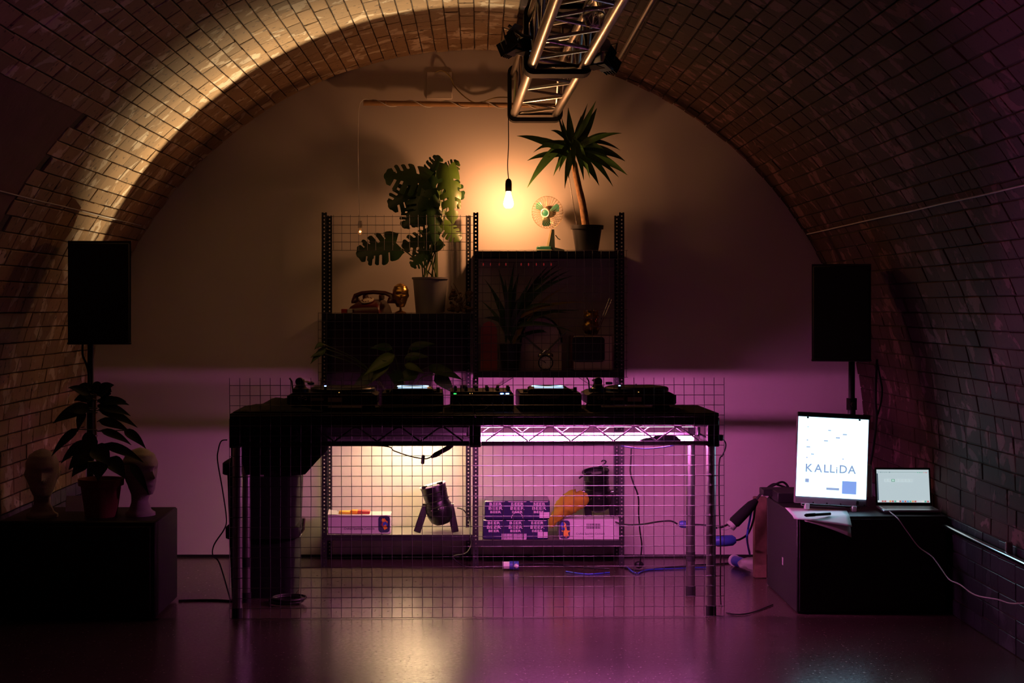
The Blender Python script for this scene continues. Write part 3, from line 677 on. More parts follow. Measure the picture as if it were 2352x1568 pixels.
# television, ornament, aerial
a, b = P(1311, 852, 9.34), P(1403, 770, 9.34)
t = thing('television', 'small old television with cream surround and dark screen', 'television', ((a.x+b.x)/2, 9.42, Z_RM))
m_tvbody = M('dark_red_case', (.10, .02, .025), .4)
part('case', MB().wbox((a.x, 9.335, Z_RM+.004), (b.x+.012, 9.56, b.z), .01), m_tvbody, t)
part('surround', MB().wbox((a.x+.016, 9.325, Z_RM+.006), (b.x+.010, 9.337, b.z-.002), .005), M('tv_cream', (.62, .50, .42), .45), t)
def rrect(cx, cz, w, h, r, n=5):
    return [(cx+sx*(w/2-r)+r*math.cos(math.radians(a0+90*q/n)), cz+sz*(h/2-r)+r*math.sin(math.radians(a0+90*q/n))) for sx, sz, a0 in ((1, 1, 0), (-1, 1, 90), (-1, -1, 180), (1, -1, 270)) for q in range(n+1)]
p0, p1 = P(1316, 829, 9.325), P(1387, 775, 9.325)
part('screen_bezel', MB().prism(rrect((p0.x+p1.x)/2, (p0.z+p1.z)/2, p1.x-p0.x+.008, p1.z-p0.z+.008, .02), 9.322, 9.328), m_black, t)
part('screen', MB().prism(rrect((p0.x+p1.x)/2, (p0.z+p1.z)/2, p1.x-p0.x, p1.z-p0.z, .02), 9.318, 9.326), M('tv_glass', (.035, .035, .045), .08), t)
for q in range(2): part('aerial', MB().tube([P(1368+q*3, 768, 9.45), P(1400+q*5, 684+q*4, 9.45)], .0025, 6), m_chrome, t)
for q in range(4): part('foot', MB().cyl((a.x+.02+(q % 2)*.19, 9.36+(q//2)*.17, Z_RM), (a.x+.02+(q % 2)*.19, 9.36+(q//2)*.17, Z_RM+.006), .008, n=8), m_rubber, t)
gx = P(1357, 768, 9.40)
bump = lambda d: 1+.13*math.sin(d.x*17+2)*math.sin(d.z*19)+.10*math.sin(d.y*21+d.z*11)
t = thing('gold_figurine', 'knobbly gold figurine standing on the television', 'ornament', (gx.x, 9.40, gx.z+.005))
part('body', MB().ball((gx.x, 9.40, gx.z+.050), (.048, .04, .047), n=26, k=18, fn=bump), m_gold, t, sharp=80)
part('head', MB().ball((gx.x+.002, 9.395, gx.z+.107), (.045, .038, .036), n=26, k=16, fn=bump), m_gold, t, sharp=80)
for q in range(5): part('spike', MB().cyl((gx.x-.036+q*.018, 9.40, gx.z+.125), (gx.x-.042+q*.021, 9.40, gx.z+.150), .008, .003, 7), m_gold, t)
# alarm clock
kc = P(1253, 832, 9.35)
t = thing('alarm_clock', 'round twin-bell alarm clock with pale dial', 'clock', (kc.x, 9.35, Z_RM))
cm = T(kc.x, 9.35, kc.z-.002) @ Rx(90)
part('case', MB().lathe([(0, -.025), (.036, -.022), (.044, -.01), (.045, .012), (.041, .018), (.038, .014), (0, .014)], cm, 28), m_black, t)
part('dial', MB().lathe([(.038, .0145), (0, .0155)], cm, 26), M('dial_paper', (.8, .74, .68), .5), t)
for (L, a) in ((.018, 130), (.028, 148)): part('hand', MB().box((L/2-.003, 0, .0175), (L, .003, .001), 0, cm @ Rz(a)), m_black, t)
for q in range(12): part('hour_mark', MB().box((.033, 0, .0165), (.006, .002, .001), 0, cm @ Rz(q*30)), m_black, t)
for s in (-1, 1):
    part('bell', MB().lathe([(.020, 0), (.019, .008), (.012, .016), (0, .019)], T(kc.x+s*.026, 9.35, kc.z+.040) @ Ry(s*28), 16), m_chrome, t)
    part('foot', MB().cyl((kc.x+s*.028, 9.35, Z_RM+.0005), (kc.x+s*.02, 9.35, kc.z-.035), .004, n=8), m_black, t)
part('handle', MB().tube([V(kc.x-.018, 9.35, kc.z+.055), V(kc.x, 9.35, kc.z+.072), V(kc.x+.018, 9.35, kc.z+.055)], .003, 6, smooth=4), m_chrome, t)
# hoop-framed pale board and rounded red board
def arch_poly(x0, x1, z0, z1, n=14):
    cx, rx = (x0+x1)/2, (x1-x0)/2; rz = min(rx*1.25, (z1-z0)*.6); return [(x0, z0), (x1, z0)]+[(cx+rx*math.cos(PI*i/n), z1-rz+rz*math.sin(PI*i/n)) for i in range(n+1)]
a, b = P(1196, 852, 9.50), P(1290, 728, 9.50)
t = thing('hoop_board', 'pale round-topped board in a dark hoop behind the alarm clock', 'board', ((a.x+b.x)/2, 9.5, Z_RM))
pl = arch_poly(a.x, b.x, Z_RM+.001, b.z)
part('panel', MB().prism(pl, 9.50, 9.508), M('dusty_pink_board', (.80, .62, .66), .7, var=.15, vs=30), t)
part('hoop', MB().tube([V(x, 9.492, z) for x, z in pl[2:]], .006, 8, smooth=2), m_black, t)
for (q, r) in (((1204, 772), (1268, 825)), ((1300, 762), (1240, 822))): part('strap', MB().tube([P(*q, 9.485), P(*r, 9.485)], .006, 6), M('grey_strap', (.2, .2, .21), .6), t)
a, b = P(1104, 852, 9.50), P(1142, 738, 9.50)
single('rounded_board', MB().prism(arch_poly(a.x, b.x, Z_RM+.001, b.z), 9.50, 9.512), M('dull_red_board', (.60, .15, .16), .6), 'dull red round-topped board at the end of the television shelf', 'board')
# red string of lights
t = thing('light_string', 'string of tiny red lights under the yucca shelf', 'string lights', P(1190, 604, 9.56))
part('wire', MB().tube([P(1102, 600, 9.56)]+[P(x, 602, 9.56) for x in (1140, 1180, 1220)]+[P(1280, 600, 9.56)], .0015, 5, smooth=3), m_cable, t)
m_redled = M('red_light', (.6, .05, .05), .4, emit=(1, .06, .06), e=.14)
for x in (1110, 1127, 1147, 1162, 1197, 1214, 1232, 1249, 1266): part('bulb', MB().ball(P(x, 607, 9.555), (.004, .004, .009), n=8, k=6), m_redled, t)

# ------------------------------------------------------------------ lower shelves: cartons, cans, PAR lamps, bag
m_carton = M('white_carton', (.62, .58, .60), .5, var=.05); m_print = M('dark_print', (.03, .025, .04), .6)
m_navy = M('navy_print', (.03, .026, .10), .4); m_pinkish = M('pale_print', (.72, .62, .72), .45); m_or = M('orange_print', (.80, .30, .02), .5); m_bl = M('blue_print', (.04, .10, .50), .5); m_rd = M('red_print', (.5, .05, .05), .5); m_yl = M('yellow_print', (.85, .50, .05), .5)
def splash(t, cx, cz, D, w, h):
    rnd = random.Random(int(cx*1000)); o = part('printed_splash', MB().prism(rrect(cx, cz, w, h, w*.3), D-.0006, D), m_navy, t)
    for i, mt in enumerate((m_or, m_bl, m_rd, m_or, m_yl, m_bl, m_or)):
        x, z, r = cx+rnd.uniform(-.3, .3)*w, cz+rnd.uniform(-.33, .33)*h, rnd.uniform(.12, .24)*w; n = rnd.choice((4, 5, 7))
        part('printed_shape', MB().prism([(x+r*math.cos(2*PI*j/n+i), z+r*1.2*math.sin(2*PI*j/n+i)) for j in range(n)], D-.0010-.0001*i, D-.0005), mt, o)
a, b = P(753, 1225, 9.305), P(897, 1182, 9.305)
t = thing('drinks_carton', 'white drinks carton with torn colourful top beside the lit lamp', 'carton', ((a.x+b.x)/2, 9.38, Z_LB))
part('box', MB().wbox((a.x, 9.305, Z_LB+.001), (b.x, 9.47, b.z), .003), m_carton, t)
part('flap', MB().add([(a.x, 9.30, b.z+.002), (a.x+.06, 9.30, b.z+.004), (a.x+.05, 9.36, b.z+.02), (a.x, 9.36, b.z+.024)], [(0, 1, 2, 3)]), m_carton, t)
for (x0, x1, z0, mt) in ((779, 805, 1170, m_yl), (805, 822, 1171, m_or), (822, 850, 1170, m_rd)):
    q, r = P(x0, 1180, 9.36), P(x1, z0, 9.36); part('torn_print', MB().wbox((q.x, 9.33, b.z+.001), (r.x, 9.39, b.z+.016+random.uniform(0, .006)), .003), mt, t)
splash(t, P(882, 1203, 9.3).x, (Z_LB+b.z)/2+.002, 9.3045, .068, .10)
part('printed_text', text_mb(MB(), 'Crafted Sparkling Cocktails', .0165, facing((P(825, 1214, 9.3).x, 9.3040, Z_LB+.032))), m_print, t, sm=False)
a, b = P(1284, 1240, 9.30), P(1424, 1192, 9.30)
t = thing('drinks_carton', 'white drinks carton with a star print and barcode under the dark lamp', 'carton', ((a.x+b.x)/2, 9.38, Z_RB))
part('box', MB().wbox((a.x, 9.30, Z_RB+.001), (b.x, 9.50, b.z), .003), m_carton, t); CART_TOP = b.z
splash(t, P(1297, 1217, 9.3).x, (Z_RB+b.z)/2, 9.2995, .062, .108)
st = P(1300, 1222, 9.295); part('printed_star', MB().prism([(st.x+(.030 if j % 2 == 0 else .013)*math.sin(PI*j/5), st.z+(.030 if j % 2 == 0 else .013)*math.cos(PI*j/5)) for j in range(10)], 9.2970, 9.2985), m_yl, t)
part('printed_text', text_mb(MB(), 'Crafted Sparkling Cocktails', .0155, facing((P(1356, 1228, 9.3).x, 9.2990, Z_RB+.036))), m_print, t, sm=False)
mb = MB(); x = P(1347, 1206, 9.3).x
while x < P(1377, 1206, 9.3).x:
    q = random.choice((.0012, .002, .003)); mb.wbox((x, 9.2992, P(0, 1214, 9.3).z), (x+q, 9.2999, P(0, 1202, 9.3).z)); x += q+random.choice((.0012, .0022))
part('barcode', mb, m_print, t, kind='stuff', sm=False)
def beer_case(py0, py1, x0, x1, label, z0, extra):
    a, b = P(x0, py1, 9.30), P(x1, py0, 9.30); h = a.z*0+(b.z-a.z)
    t = thing('beer_case', label, 'case of cans', ((a.x+b.x)/2, 9.4, z0), group='stacked cases of canned beer')
    part('wrap', MB().wbox((a.x, 9.30, z0+.001), (b.x, 9.54, z0+h), .006), M('navy_wrap', (.028, .024, .095), .25, coat=.3), t)
    w = (b.x-a.x)/3
    for i in range(3):
        cx = a.x+w*(i+.5)
        part('gloss_strip', MB().prism([(cx-w*.44, z0+h-.003), (cx-w*.38, z0+h-.007), (cx+w*.38, z0+h-.007), (cx+w*.44, z0+h-.003)], 9.2975, 9.2995), m_pinkish, t)  # pale strip paints in the wrap's white gloss along the top edge
        mb = MB()
        for (dz, sz) in ((.020, .022), (.045, .025), (.067, .019)): text_mb(mb, 'BEER', sz, facing((cx, 9.2990, z0+h-dz)) @ Matrix.Diagonal((1.45, 1, 1, 1)), bold=.0006, space=1.1)
        part('printed_text', mb, m_pinkish, t, sm=False)
    lz = z0+h*.34
    part('printed_label', MB().wbox((b.x-.062, 9.2985, lz-.028), (b.x-.003, 9.2998, lz+.006)), m_pinkish, t, sm=False)
    if extra:
        mb = MB(); x = a.x+.112
        while x < a.x+.255: q = random.choice((.002, .004, .005)); mb.wbox((x, 9.2985, z0+.006), (x+q, 9.2998, z0+.036)); x += q+random.choice((.002, .003))
        mb.wbox((a.x+.11, 9.2985, z0+.002), (a.x+.258, 9.2998, z0+.006)); part('barcode', mb, m_pinkish, t, kind='stuff', sm=False)
    else: part('printed_arc', MB().tube([V((a.x+b.x)/2+.034*math.cos(PI*q/10), 9.2995, z0+.008+.034*math.sin(PI*q/10)) for q in range(11)], .0016, 4), m_pinkish, t)
    return z0+h
zt = beer_case(1193, 1239, 1109, 1259, 'lower purple case of canned beer printed with a barcode', Z_RB, True)
zt = beer_case(1147, 1190, 1113, 1263, 'upper purple case of canned beer printed with an arc', zt+.001, False)
cs = [P(1266, 1213, 9.28), P(1278, 1185, 9.275), P(1298, 1163, 9.275), P(1318, 1150, 9.27), P(1334, 1143, 9.27), P(1338, 1130, 9.27)]
mb = MB(); sp = spline(cs, 5); rr = []
for i, p in enumerate(sp): u = i/(len(sp)-1); rr.append(interp([(0, .010), (.15, .032), (.45, .060), (.75, .058), (.93, .036), (1, .014)], u))
mb.tube(sp, rr, 18)
mb.v = [tuple(Vector(p)+Vector(p).normalized()*0+mnoise.noise_vector(Vector(p)*34)*.016+mnoise.noise_vector(Vector(p)*85)*.006) for p in mb.v]
single('orange_bag', mb, M('mustard_cloth', (.40, .30, .012), .75, bump=.35, bs=70), 'crumpled mustard orange cloth bag slumped over the beer and carton', 'bag', sharp=70)
m_can = M('lamp_black_enamel', (.006, .006, .007), .3, spec=.35)
def par(base, face, r, name_label, feet, lit, yoke_top=None):
    """PAR can: base = back end, face = front rim centre"""
    base, face = Vector(base), Vector(face); ax = (face-base); L = ax.length; m = frame(ax, base, (0, 1, 0))
    zf = min(f.z for f in feet)-.004
    t = thing('par_lamp', name_label, 'stage lamp', (base.x, base.y, zf))
    part('can', MB().lathe([(0, -.034), (r*.5, -.028), (r*.86, -.006), (r*1.02, .03), (r*1.03, .07), (r*.95, L*.46), (r*.90, L*.52), (r*.93, L*.66), (r*.99, L*.97), (r*.98, L), (r*.93, L), (r*.90, L*.74), (r*.6, L*.68), (0, L*.66)], m, 26), m_can, t)
    part('rim', MB().ring(m @ T(0, 0, L), r*.985, .006, 30, 6), m_white if lit else m_can, t)
    lens = M('lamp_glass', (.9, .85, .75), .1, emit=PAR_COL, e=25) if lit else M('dark_lens', (.05, .05, .06), .1)
    part('lens', MB().lathe([(r*.92, L*.955), (r*.6, L*.945), (0, L*.93)], m, 24), lens, t)
    for q_ in (.30, .40, .56, .80): part('band', MB().ring(m @ T(0, 0, L*q_), r*(1.0 if q_ < .5 else .955), .0035, 30, 5), m_can, t)
    part('vent_box', MB().box((0, r*.95, L*.30), (.06, .03, .07), .006, m), m_can, t)
    for q_ in (-.6, .0, .6): part('rivet', MB().ball(m @ V(r*1.02*math.sin(q_), -r*1.02*math.cos(q_), L*.34), .0045, n=8, k=6), m_chrome, t)
    for s in (-1, 1): part('clip', MB().box((s*r*.6, -r*.82, L+.006), (.035, .012, .018), .002, m), m_can, t)
    for f in feet:
        d = f-(base+ax*.38); side = (1 if d.x > 0 else -1); p = base+ax*.42+V(side*r*.93, 0, .0)
        part('leg', MB().box((0, 0, (f-p).length/2), (.042, .012, (f-p).length), .003, frame(f-p, p, (0, 1, 0))), m_can, t)
        part('knob', MB().cyl(p+V(side*.002, 0, 0), p+V(side*.022, 0, 0), .011, n=10), m_chrome, t)
    if yoke_top: part('hook', MB().tube([Vector(q) for q in yoke_top], .006, 6, smooth=4), m_can, t)
    return m, L
fz = Z_LB+.004
PARD = 9.385
m_, L_ = par(P(1015, 1192, PARD), P(994, 1114, PARD), .078, 'lit black stage lamp standing face up on the lower shelf', [V(P(958, 0, PARD).x, PARD-.03, fz), V(P(1046, 0, PARD).x, PARD-.03, fz)], True)
lp = m_ @ V(0, 0, L_*1.0)
lamp('par_bulb', 'SPOT', lp, lp+(m_.to_3x3() @ V(-.06, 0, 1)), PAR_COL, PAR_W, .007, 92, 1)
single('lamp_cable', MB().tube([P(1050, 1166, PARD), P(1066, 1172, 9.36), P(1078, 1195, 9.34), P(1080, 1225, 9.27), P(1082, 1250, 9.24), P(1070, 1270, 9.2), P(1042, 1277, 9.2), P(1050, 1290, 9.2), G(1075, 1302, .006), G(1120, 1302, .006)], .004, 6, smooth=5), m_cable, 'black lamp flex looping down off the lower shelf', 'cable')
fz2 = CART_TOP+.004
par(P(1376, 1162, 9.42), P(1368, 1082, 9.38), .078, 'unlit black stage lamp standing on the barcode carton', [V(P(1352, 0, 9.42).x, 9.40, fz2), V(P(1408, 0, 9.42).x, 9.40, fz2)], False, [P(1350, 1094, 9.38), P(1338, 1093, 9.36), P(1330, 1098, 9.36)])
single('safety_clip', MB().tube([P(1372, 1074, 9.38), P(1384, 1068, 9.38), P(1392, 1060, 9.38), P(1386, 1057, 9.38), P(1381, 1060, 9.38)], .005, 6, smooth=4).tube([P(1384, 1068, 9.38), P(1397, 1071, 9.38)], .004, 6), m_black, 'bent black hook clip on top of the unlit stage lamp', 'clip')
# ------------------------------------------------------------------ the deck table
TA = math.degrees(math.atan(.065/2.43)); TLOC = (-.018, 7.768, 0)
tb = thing('deck_table', 'long black staging table on scaffold tube legs carrying the decks', 'table', TLOC, (0, 0, TA))
TM = WM[tb.name]; TI = TM.inverted()
def tl(px, py, D): return TI @ P(px, py, D)             # a point of the place in the table's own frame
def tp(name, mb, mt, par=tb, **k): return part(name, mb, mt, par, world=False, **k)
TT = 1.013; W2 = 1.215; DP = .62
for s in (-1, 1):
    tp('deck_board', MB().box((s*W2/2, DP/2, TT-.0095), (W2-.003, DP, .019), .003), m_matte)
    for y in (.014, DP-.014): tp('edge_rail', MB().box((s*W2/2, y, TT-.040), (W2-.004, .028, .040), .003), m_black)
    for y in (.030, DP-.030):
        tp('lower_chord', MB().box((s*W2/2, y, .862), (W2-.06, .020, .022), .003), m_galv if s > 0 else m_black)
        tp('upper_chord', MB().cyl((s*.03 if s > 0 else -W2+.03, y, .948), (W2-.05 if s > 0 else -.03, y, .948), .0065, n=8), m_galv if s > 0 else m_black)
        x0 = .02 if s > 0 else -W2+.06; n = 5; pitch = .2135
        for i in range(n):
            xa = x0+.033+i*pitch if s > 0 else x0+.03+i*pitch
            tp('lacing_bar', MB().tube([(xa, y, .874), (xa+pitch*.42, y, .938), (xa+pitch*.5, y, .944), (xa+pitch*.58, y, .938), (xa+pitch*.98, y, .874)], .0042, 7), m_galv if s > 0 else m_black)
for x in (-W2+.028, 0, W2-.028):
    for y in (.028, DP-.028): tp('corner_socket', MB().box((x, y, .918), (.058 if x else .056, .05, .146), .004), m_matte)
for x in (-W2, W2):
    tp('end_rail', MB().box((x-.012*(1 if x > 0 else -1), DP/2, TT-.040), (.024, DP-.06, .040), .003), m_black)
    tp('end_rail', MB().box((x-.02*(1 if x > 0 else -1), DP/2, .862), (.020, DP-.10, .022), .003), m_black)
for (x, y) in ((1.178, .028), (1.163, .57), (-1.178, .028), (-1.186, .45)):
    lg = tp('leg', MB().cyl((x, y, .85), (x, y, .03), .0242, n=22), m_galv)
    tp('foot', MB().cyl((x, y, .052), (x, y, .0), .0265, n=20), m_rubber, lg)
    if y > .1: tp('tape_band', MB().cyl((x, y, .235), (x, y, .185), .0249, n=20, caps=False), m_rubber, lg)
    else:
        for z in (.70, .50, .20): tp('cable_tie', MB().ring(T(x, y, z), .0255, .0022, 20, 5).tube([(x+.015, y-.024, z), (x+.045, y-.026, z+.003)], .0016, 4), m_rubber, lg)
tp('bolt', MB().cyl((.29, -.001, .962), (.29, .01, .962), .006, n=8), m_chrome); tp('bolt', MB().cyl((.95, -.001, .962), (.95, .01, .962), .006, n=8), m_chrome)
fm = mesh_panel('mesh_screen', 'big wire mesh panel fixed along the front of the deck table', -1.212, 1.2385, .004, 1.190, -.008, 'big mesh on the table', loc=TLOC, rot=TA, wave=.0012)
# fluorescent tube
t = thing('fluorescent_tube', 'glowing pink fluorescent tube under the table', 'tube lamp', TM @ V(.565, .14, .875), (0, 0, TA))
part('tube', MB().cyl((-.545, 0, 0), (.545, 0, 0), .0125, n=16), M('pink_tube', (1, .7, .9), .3, emit=TUBE_COL, e=TUBE_E), t, world=False)
for s in (-1, 1): part('end_cap', MB().cyl((s*.545, 0, 0), (s*.575, 0, 0), .0155, n=14), m_white, t, world=False)
for s in (-1, 1): part('lamp_holder', MB().box((s*.567, .02, .030), (.010, .06, .075), .003), m_black, t, world=False)

tp('light_block_board', MB().box((-W2/2, DP-.045, .899), (W2-.06, .008, .054), .002), m_matte)  # dark board added to block the tube's light towards the cream side
# black cloth and bin at the dark end
cl = [(528, 1022), (745, 1022), (760, 1030), (728, 1058), (700, 1084), (690, 1095), (640, 1090), (560, 1075), (528, 1060)]
t = thing('draped_cloth', 'black cloth draped over the dark end of the deck table', 'cloth', TM @ V(-1.0, .1, TT), (0, 0, TA))
mb = MB(); nx_, nz_ = 26, 14; v = []
for i in range(nx_+1):
    px = 531+(752-531)*i/nx_
    yb = 1062 if px < 560 else (1090 if px < 700 else 1090-(px-700)*1.12)
    for j in range(nz_+1):
        py = 951+(yb-951)*j/nz_; d = 7.80+.012*math.sin(px*.11)+.010*math.sin(px*.05+j*.4)+.04*j/nz_; v.append(P(px, py, d))
f = [(i*(nz_+1)+j, (i+1)*(nz_+1)+j, (i+1)*(nz_+1)+j+1, i*(nz_+1)+j+1) for i in range(nx_) for j in range(nz_)]
mb.add(v, f); o = part('drop', mb, m_cloth, t, sharp=80); so = o.modifiers.new('thick', 'SOLIDIFY'); so.thickness = .004
mb = MB(); v = []; f = []; nu, nv = 22, 14
for i in range(nu+1):
    for j in range(nv+1):
        x = -1.20+.44*i/nu; y = .03+.52*j/nv; u = i/nu; q = j/nv
        e = min(u, 1-u, q, 1-q)*6; e = min(1, e)
        v.append(TM @ V(x, y, TT+.004+e*(.045*math.exp(-((x+.985)/.10)**2-((y-.33)/.2)**2)+.010+.006*math.sin(x*60+y*20))))
f = [(i*(nv+1)+j, (i+1)*(nv+1)+j, (i+1)*(nv+1)+j+1, i*(nv+1)+j+1) for i in range(nu) for j in range(nv)]
o = part('heap', mb.add(v, f), m_cloth, t, sharp=80); so = o.modifiers.new('thick', 'SOLIDIFY'); so.thickness = .003; so.offset = 1
bc = V((P(602, 0, 8.3).x), 8.45, 0)
t = thing('black_bin', 'tall black plastic bin under the dark end of the table', 'bin', bc)
def rsec(w, d, r, z, n=4): return [(bc.x+x, bc.y+y, z) for x, y in rrect(0, 0, w, d, r, n)]
def loft(secs):
    n = len(secs[0]); v = sum(secs, []); f = [(k*n+i, k*n+(i+1) % n, (k+1)*n+(i+1) % n, (k+1)*n+i) for k in range(len(secs)-1) for i in range(n)]
    f += [tuple(range(n-1, -1, -1)), tuple(range((len(secs)-1)*n, len(secs)*n))]; return MB().add(v, f)
part('body', loft([rsec(.33, .34, .05, .004), rsec(.35, .36, .05, .30), rsec(.375, .38, .05, .70)]), m_matte, t)
part('band', loft([rsec(.372, .385, .05, .315), rsec(.385, .40, .05, .32), rsec(.388, .40, .05, .375), rsec(.375, .39, .05, .38)]), m_matte, t)
part('rim', loft([rsec(.40, .41, .05, .655), rsec(.415, .42, .05, .66), rsec(.415, .42, .05, .715), rsec(.40, .41, .05, .722)]), m_matte, t)
part('handle', MB().tube([V(bc.x+.19, 8.36, .32), V(bc.x+.215, 8.33, .36), V(bc.x+.222, 8.31, .42)], .007, 7), m_chrome, t)
single('paper_tag', MB().wbox(P(598, 1095, 8.235), P(606, 1070, 8.230), 0), m_carton, 'small pale paper tag stuck on the black bin', 'tag', sm=False)
mb = MB()
for q in range(4): mb.ring(T(*G(655+q*3, 1381-q*3, .012+q*.007)) @ Rz(q*30), .075+.012*(q % 2), .006, 30, 6)
single('cable_coil', mb, m_cable, 'coil of black cable lying on the floor by the bin', 'cable')

# ------------------------------------------------------------------ decks (all sit on the table top)
m_led_b = M('blue_led', (.1, .2, 1), .4, emit=(.12, .28, 1), e=14); m_led_w = M('white_led', (.8, .9, 1), .4, emit=(.45, .75, 1), e=3); m_led_g = M('green_led', (.1, 1, .2), .4, emit=(.05, .8, .15), e=1.2); m_led_o = M('amber_led', (1, .6, .2), .4, emit=(1, .5, .12), e=1.0)
m_deck = M('deck_black', (.014, .014, .016), .33, var=.15); m_deckm = M('deck_dark_metal', (.05, .05, .052), .35, .7); m_plate = M('grey_plate', (.55, .50, .46), .5); m_gtxt = M('grey_print', (.25, .25, .27), .45)
def onT(px, D): q = TI @ V((px-VX)*D/F, D, 0); return q.x
def deck_thing(name, label, cat, xc, group):
    loc = TM @ V(xc, 0, TT+.0005); return thing(name, label, cat, loc, (0, 0, TA), group)
def lp_(name, mb, mt, t, **k): return part(name, mb, mt, t, world=False, **k)
def cdj(xc, label):
    t = deck_thing('media_player', label, 'media player', xc, 'media players on the table'); y0, w_, d_ = .16, .315, .40
    b = MB().prism([(-w_/2, .012), (w_/2, .012), (w_/2, .082), (w_/2-.006, .092), (-w_/2+.006, .092), (-w_/2, .082)], y0, y0+d_)
    lp_('body', b, m_deck, t)
    lp_('hump', MB().prism([(-.118, .088), (.118, .088), (.108, .106), (.098, .112), (-.098, .112), (-.108, .106)], y0+.012, y0+.12), m_deck, t)
    j = T(0, y0+.235, .092); lp_('jog_wheel', MB().lathe([(0, 0), (.103, 0), (.103, .016), (.096, .022), (.06, .024), (0, .024)], j, 36), m_deckm, t)
    lp_('jog_ring', MB().ring(j @ T(0, 0, .0225), .080, .0028, 40, 6), m_led_w, t)
    lp_('screen', MB().box((0, y0+.105, .114), (.15, .05, .004), 0), M('player_screen', (.02, .02, .03), .2, emit=(.5, .75, 1), e=.8), t)
    for s in (-1, 1):
        for q in range(2): lp_('foot', MB().cyl((s*.125, y0+.05+q*.3, 0), (s*.125, y0+.05+q*.3, .013), .018, n=14), m_rubber, t)
    for (x, y, h) in ((-.125, .05, .016), (-.10, .05, .012), (.13, .06, .028), (.112, .05, .012)): lp_('knob', MB().cyl((x, y0+y, .09), (x, y0+y, .09+h), .009, n=14), m_black, t)
    lp_('brand_mark', text_mb(MB(), 'Pioneer', .030, T(0, y0-.0012, .072) @ Rx(90), ext=.0006, bold=.0006), m_gtxt, t, sm=False)
    lp_('vent', MB().box((0, y0-.001, .042), (.20, .002, .012), 0), m_matte, t)
    for q in range(3): lp_('cable_port', MB().cyl((.10+q*.016, y0, .045), (.10+q*.016, y0-.004, .045), .005, n=10), m_deckm, t)
cdj(onT(947, 7.92), 'black media player beside the turntable near the black cloth')
cdj(onT(1265, 7.92), 'black media player showing a bright jog ring below the television')
# mixer
t = deck_thing('dj_mixer', 'black mixer with rows of knobs between the two media players', 'mixer', onT(1108, 7.92), None); y0 = .17
lp_('body', MB().prism([(-.16, .008), (.16, .008), (.16, .078), (.15, .098), (-.16, .098), (-.16, .085)], y0, y0+.38), m_deck, t)
for i in range(6):
    for jx in range(3):
        x = -.135+i*.054; h = .014+.010*((i+jx) % 2); lp_('knob', MB().cyl((x, y0+.05+jx*.055, .097), (x, y0+.05+jx*.055, .097+h), .009, .0075, 12), m_black, t)
for i in range(4): lp_('fader', MB().box((-.09+i*.06, y0+.29, .108), (.014, .02, .018), .003), m_black, t)
for x in (-.138, -.108): lp_('aerial_stub', MB().cyl((x, y0+.02, .097), (x, y0+.02, .128), .0035, n=8), m_black, t)
lp_('indicator', MB().box((-.138, y0-.001, .088), (.014, .003, .006), 0), m_led_g, t)
for x in (.100, .127): lp_('indicator', MB().box((x, y0-.001, .088), (.017, .003, .006), 0), m_led_b, t)
for x in (-.062, -.050): lp_('indicator', MB().box((x, y0-.001, .089), (.004, .003, .004), 0), m_led_o, t)
for x in (-.052, -.002): lp_('socket', MB().cyl((x, y0, .064), (x, y0-.006, .064), .004, n=10), M('brass_socket', (.8, .5, .2), .2, 1.0), t)
for i in range(8): lp_('socket', MB().cyl((-.12+i*.034, y0, .04), (-.12+i*.034, y0-.004, .04), .0065, n=10), m_deckm, t)
for i in range(5):
    x = -.12+i*.055; lp_('plug_lead', MB().tube([V(x, y0-.004, .04), V(x+.004, y0-.03, .038), V(x+random.uniform(-.03, .03), y0-.05, .015), V(x+random.uniform(-.06, .06), y0-.055, .005)], .0032, 6, smooth=4), m_cable, t)
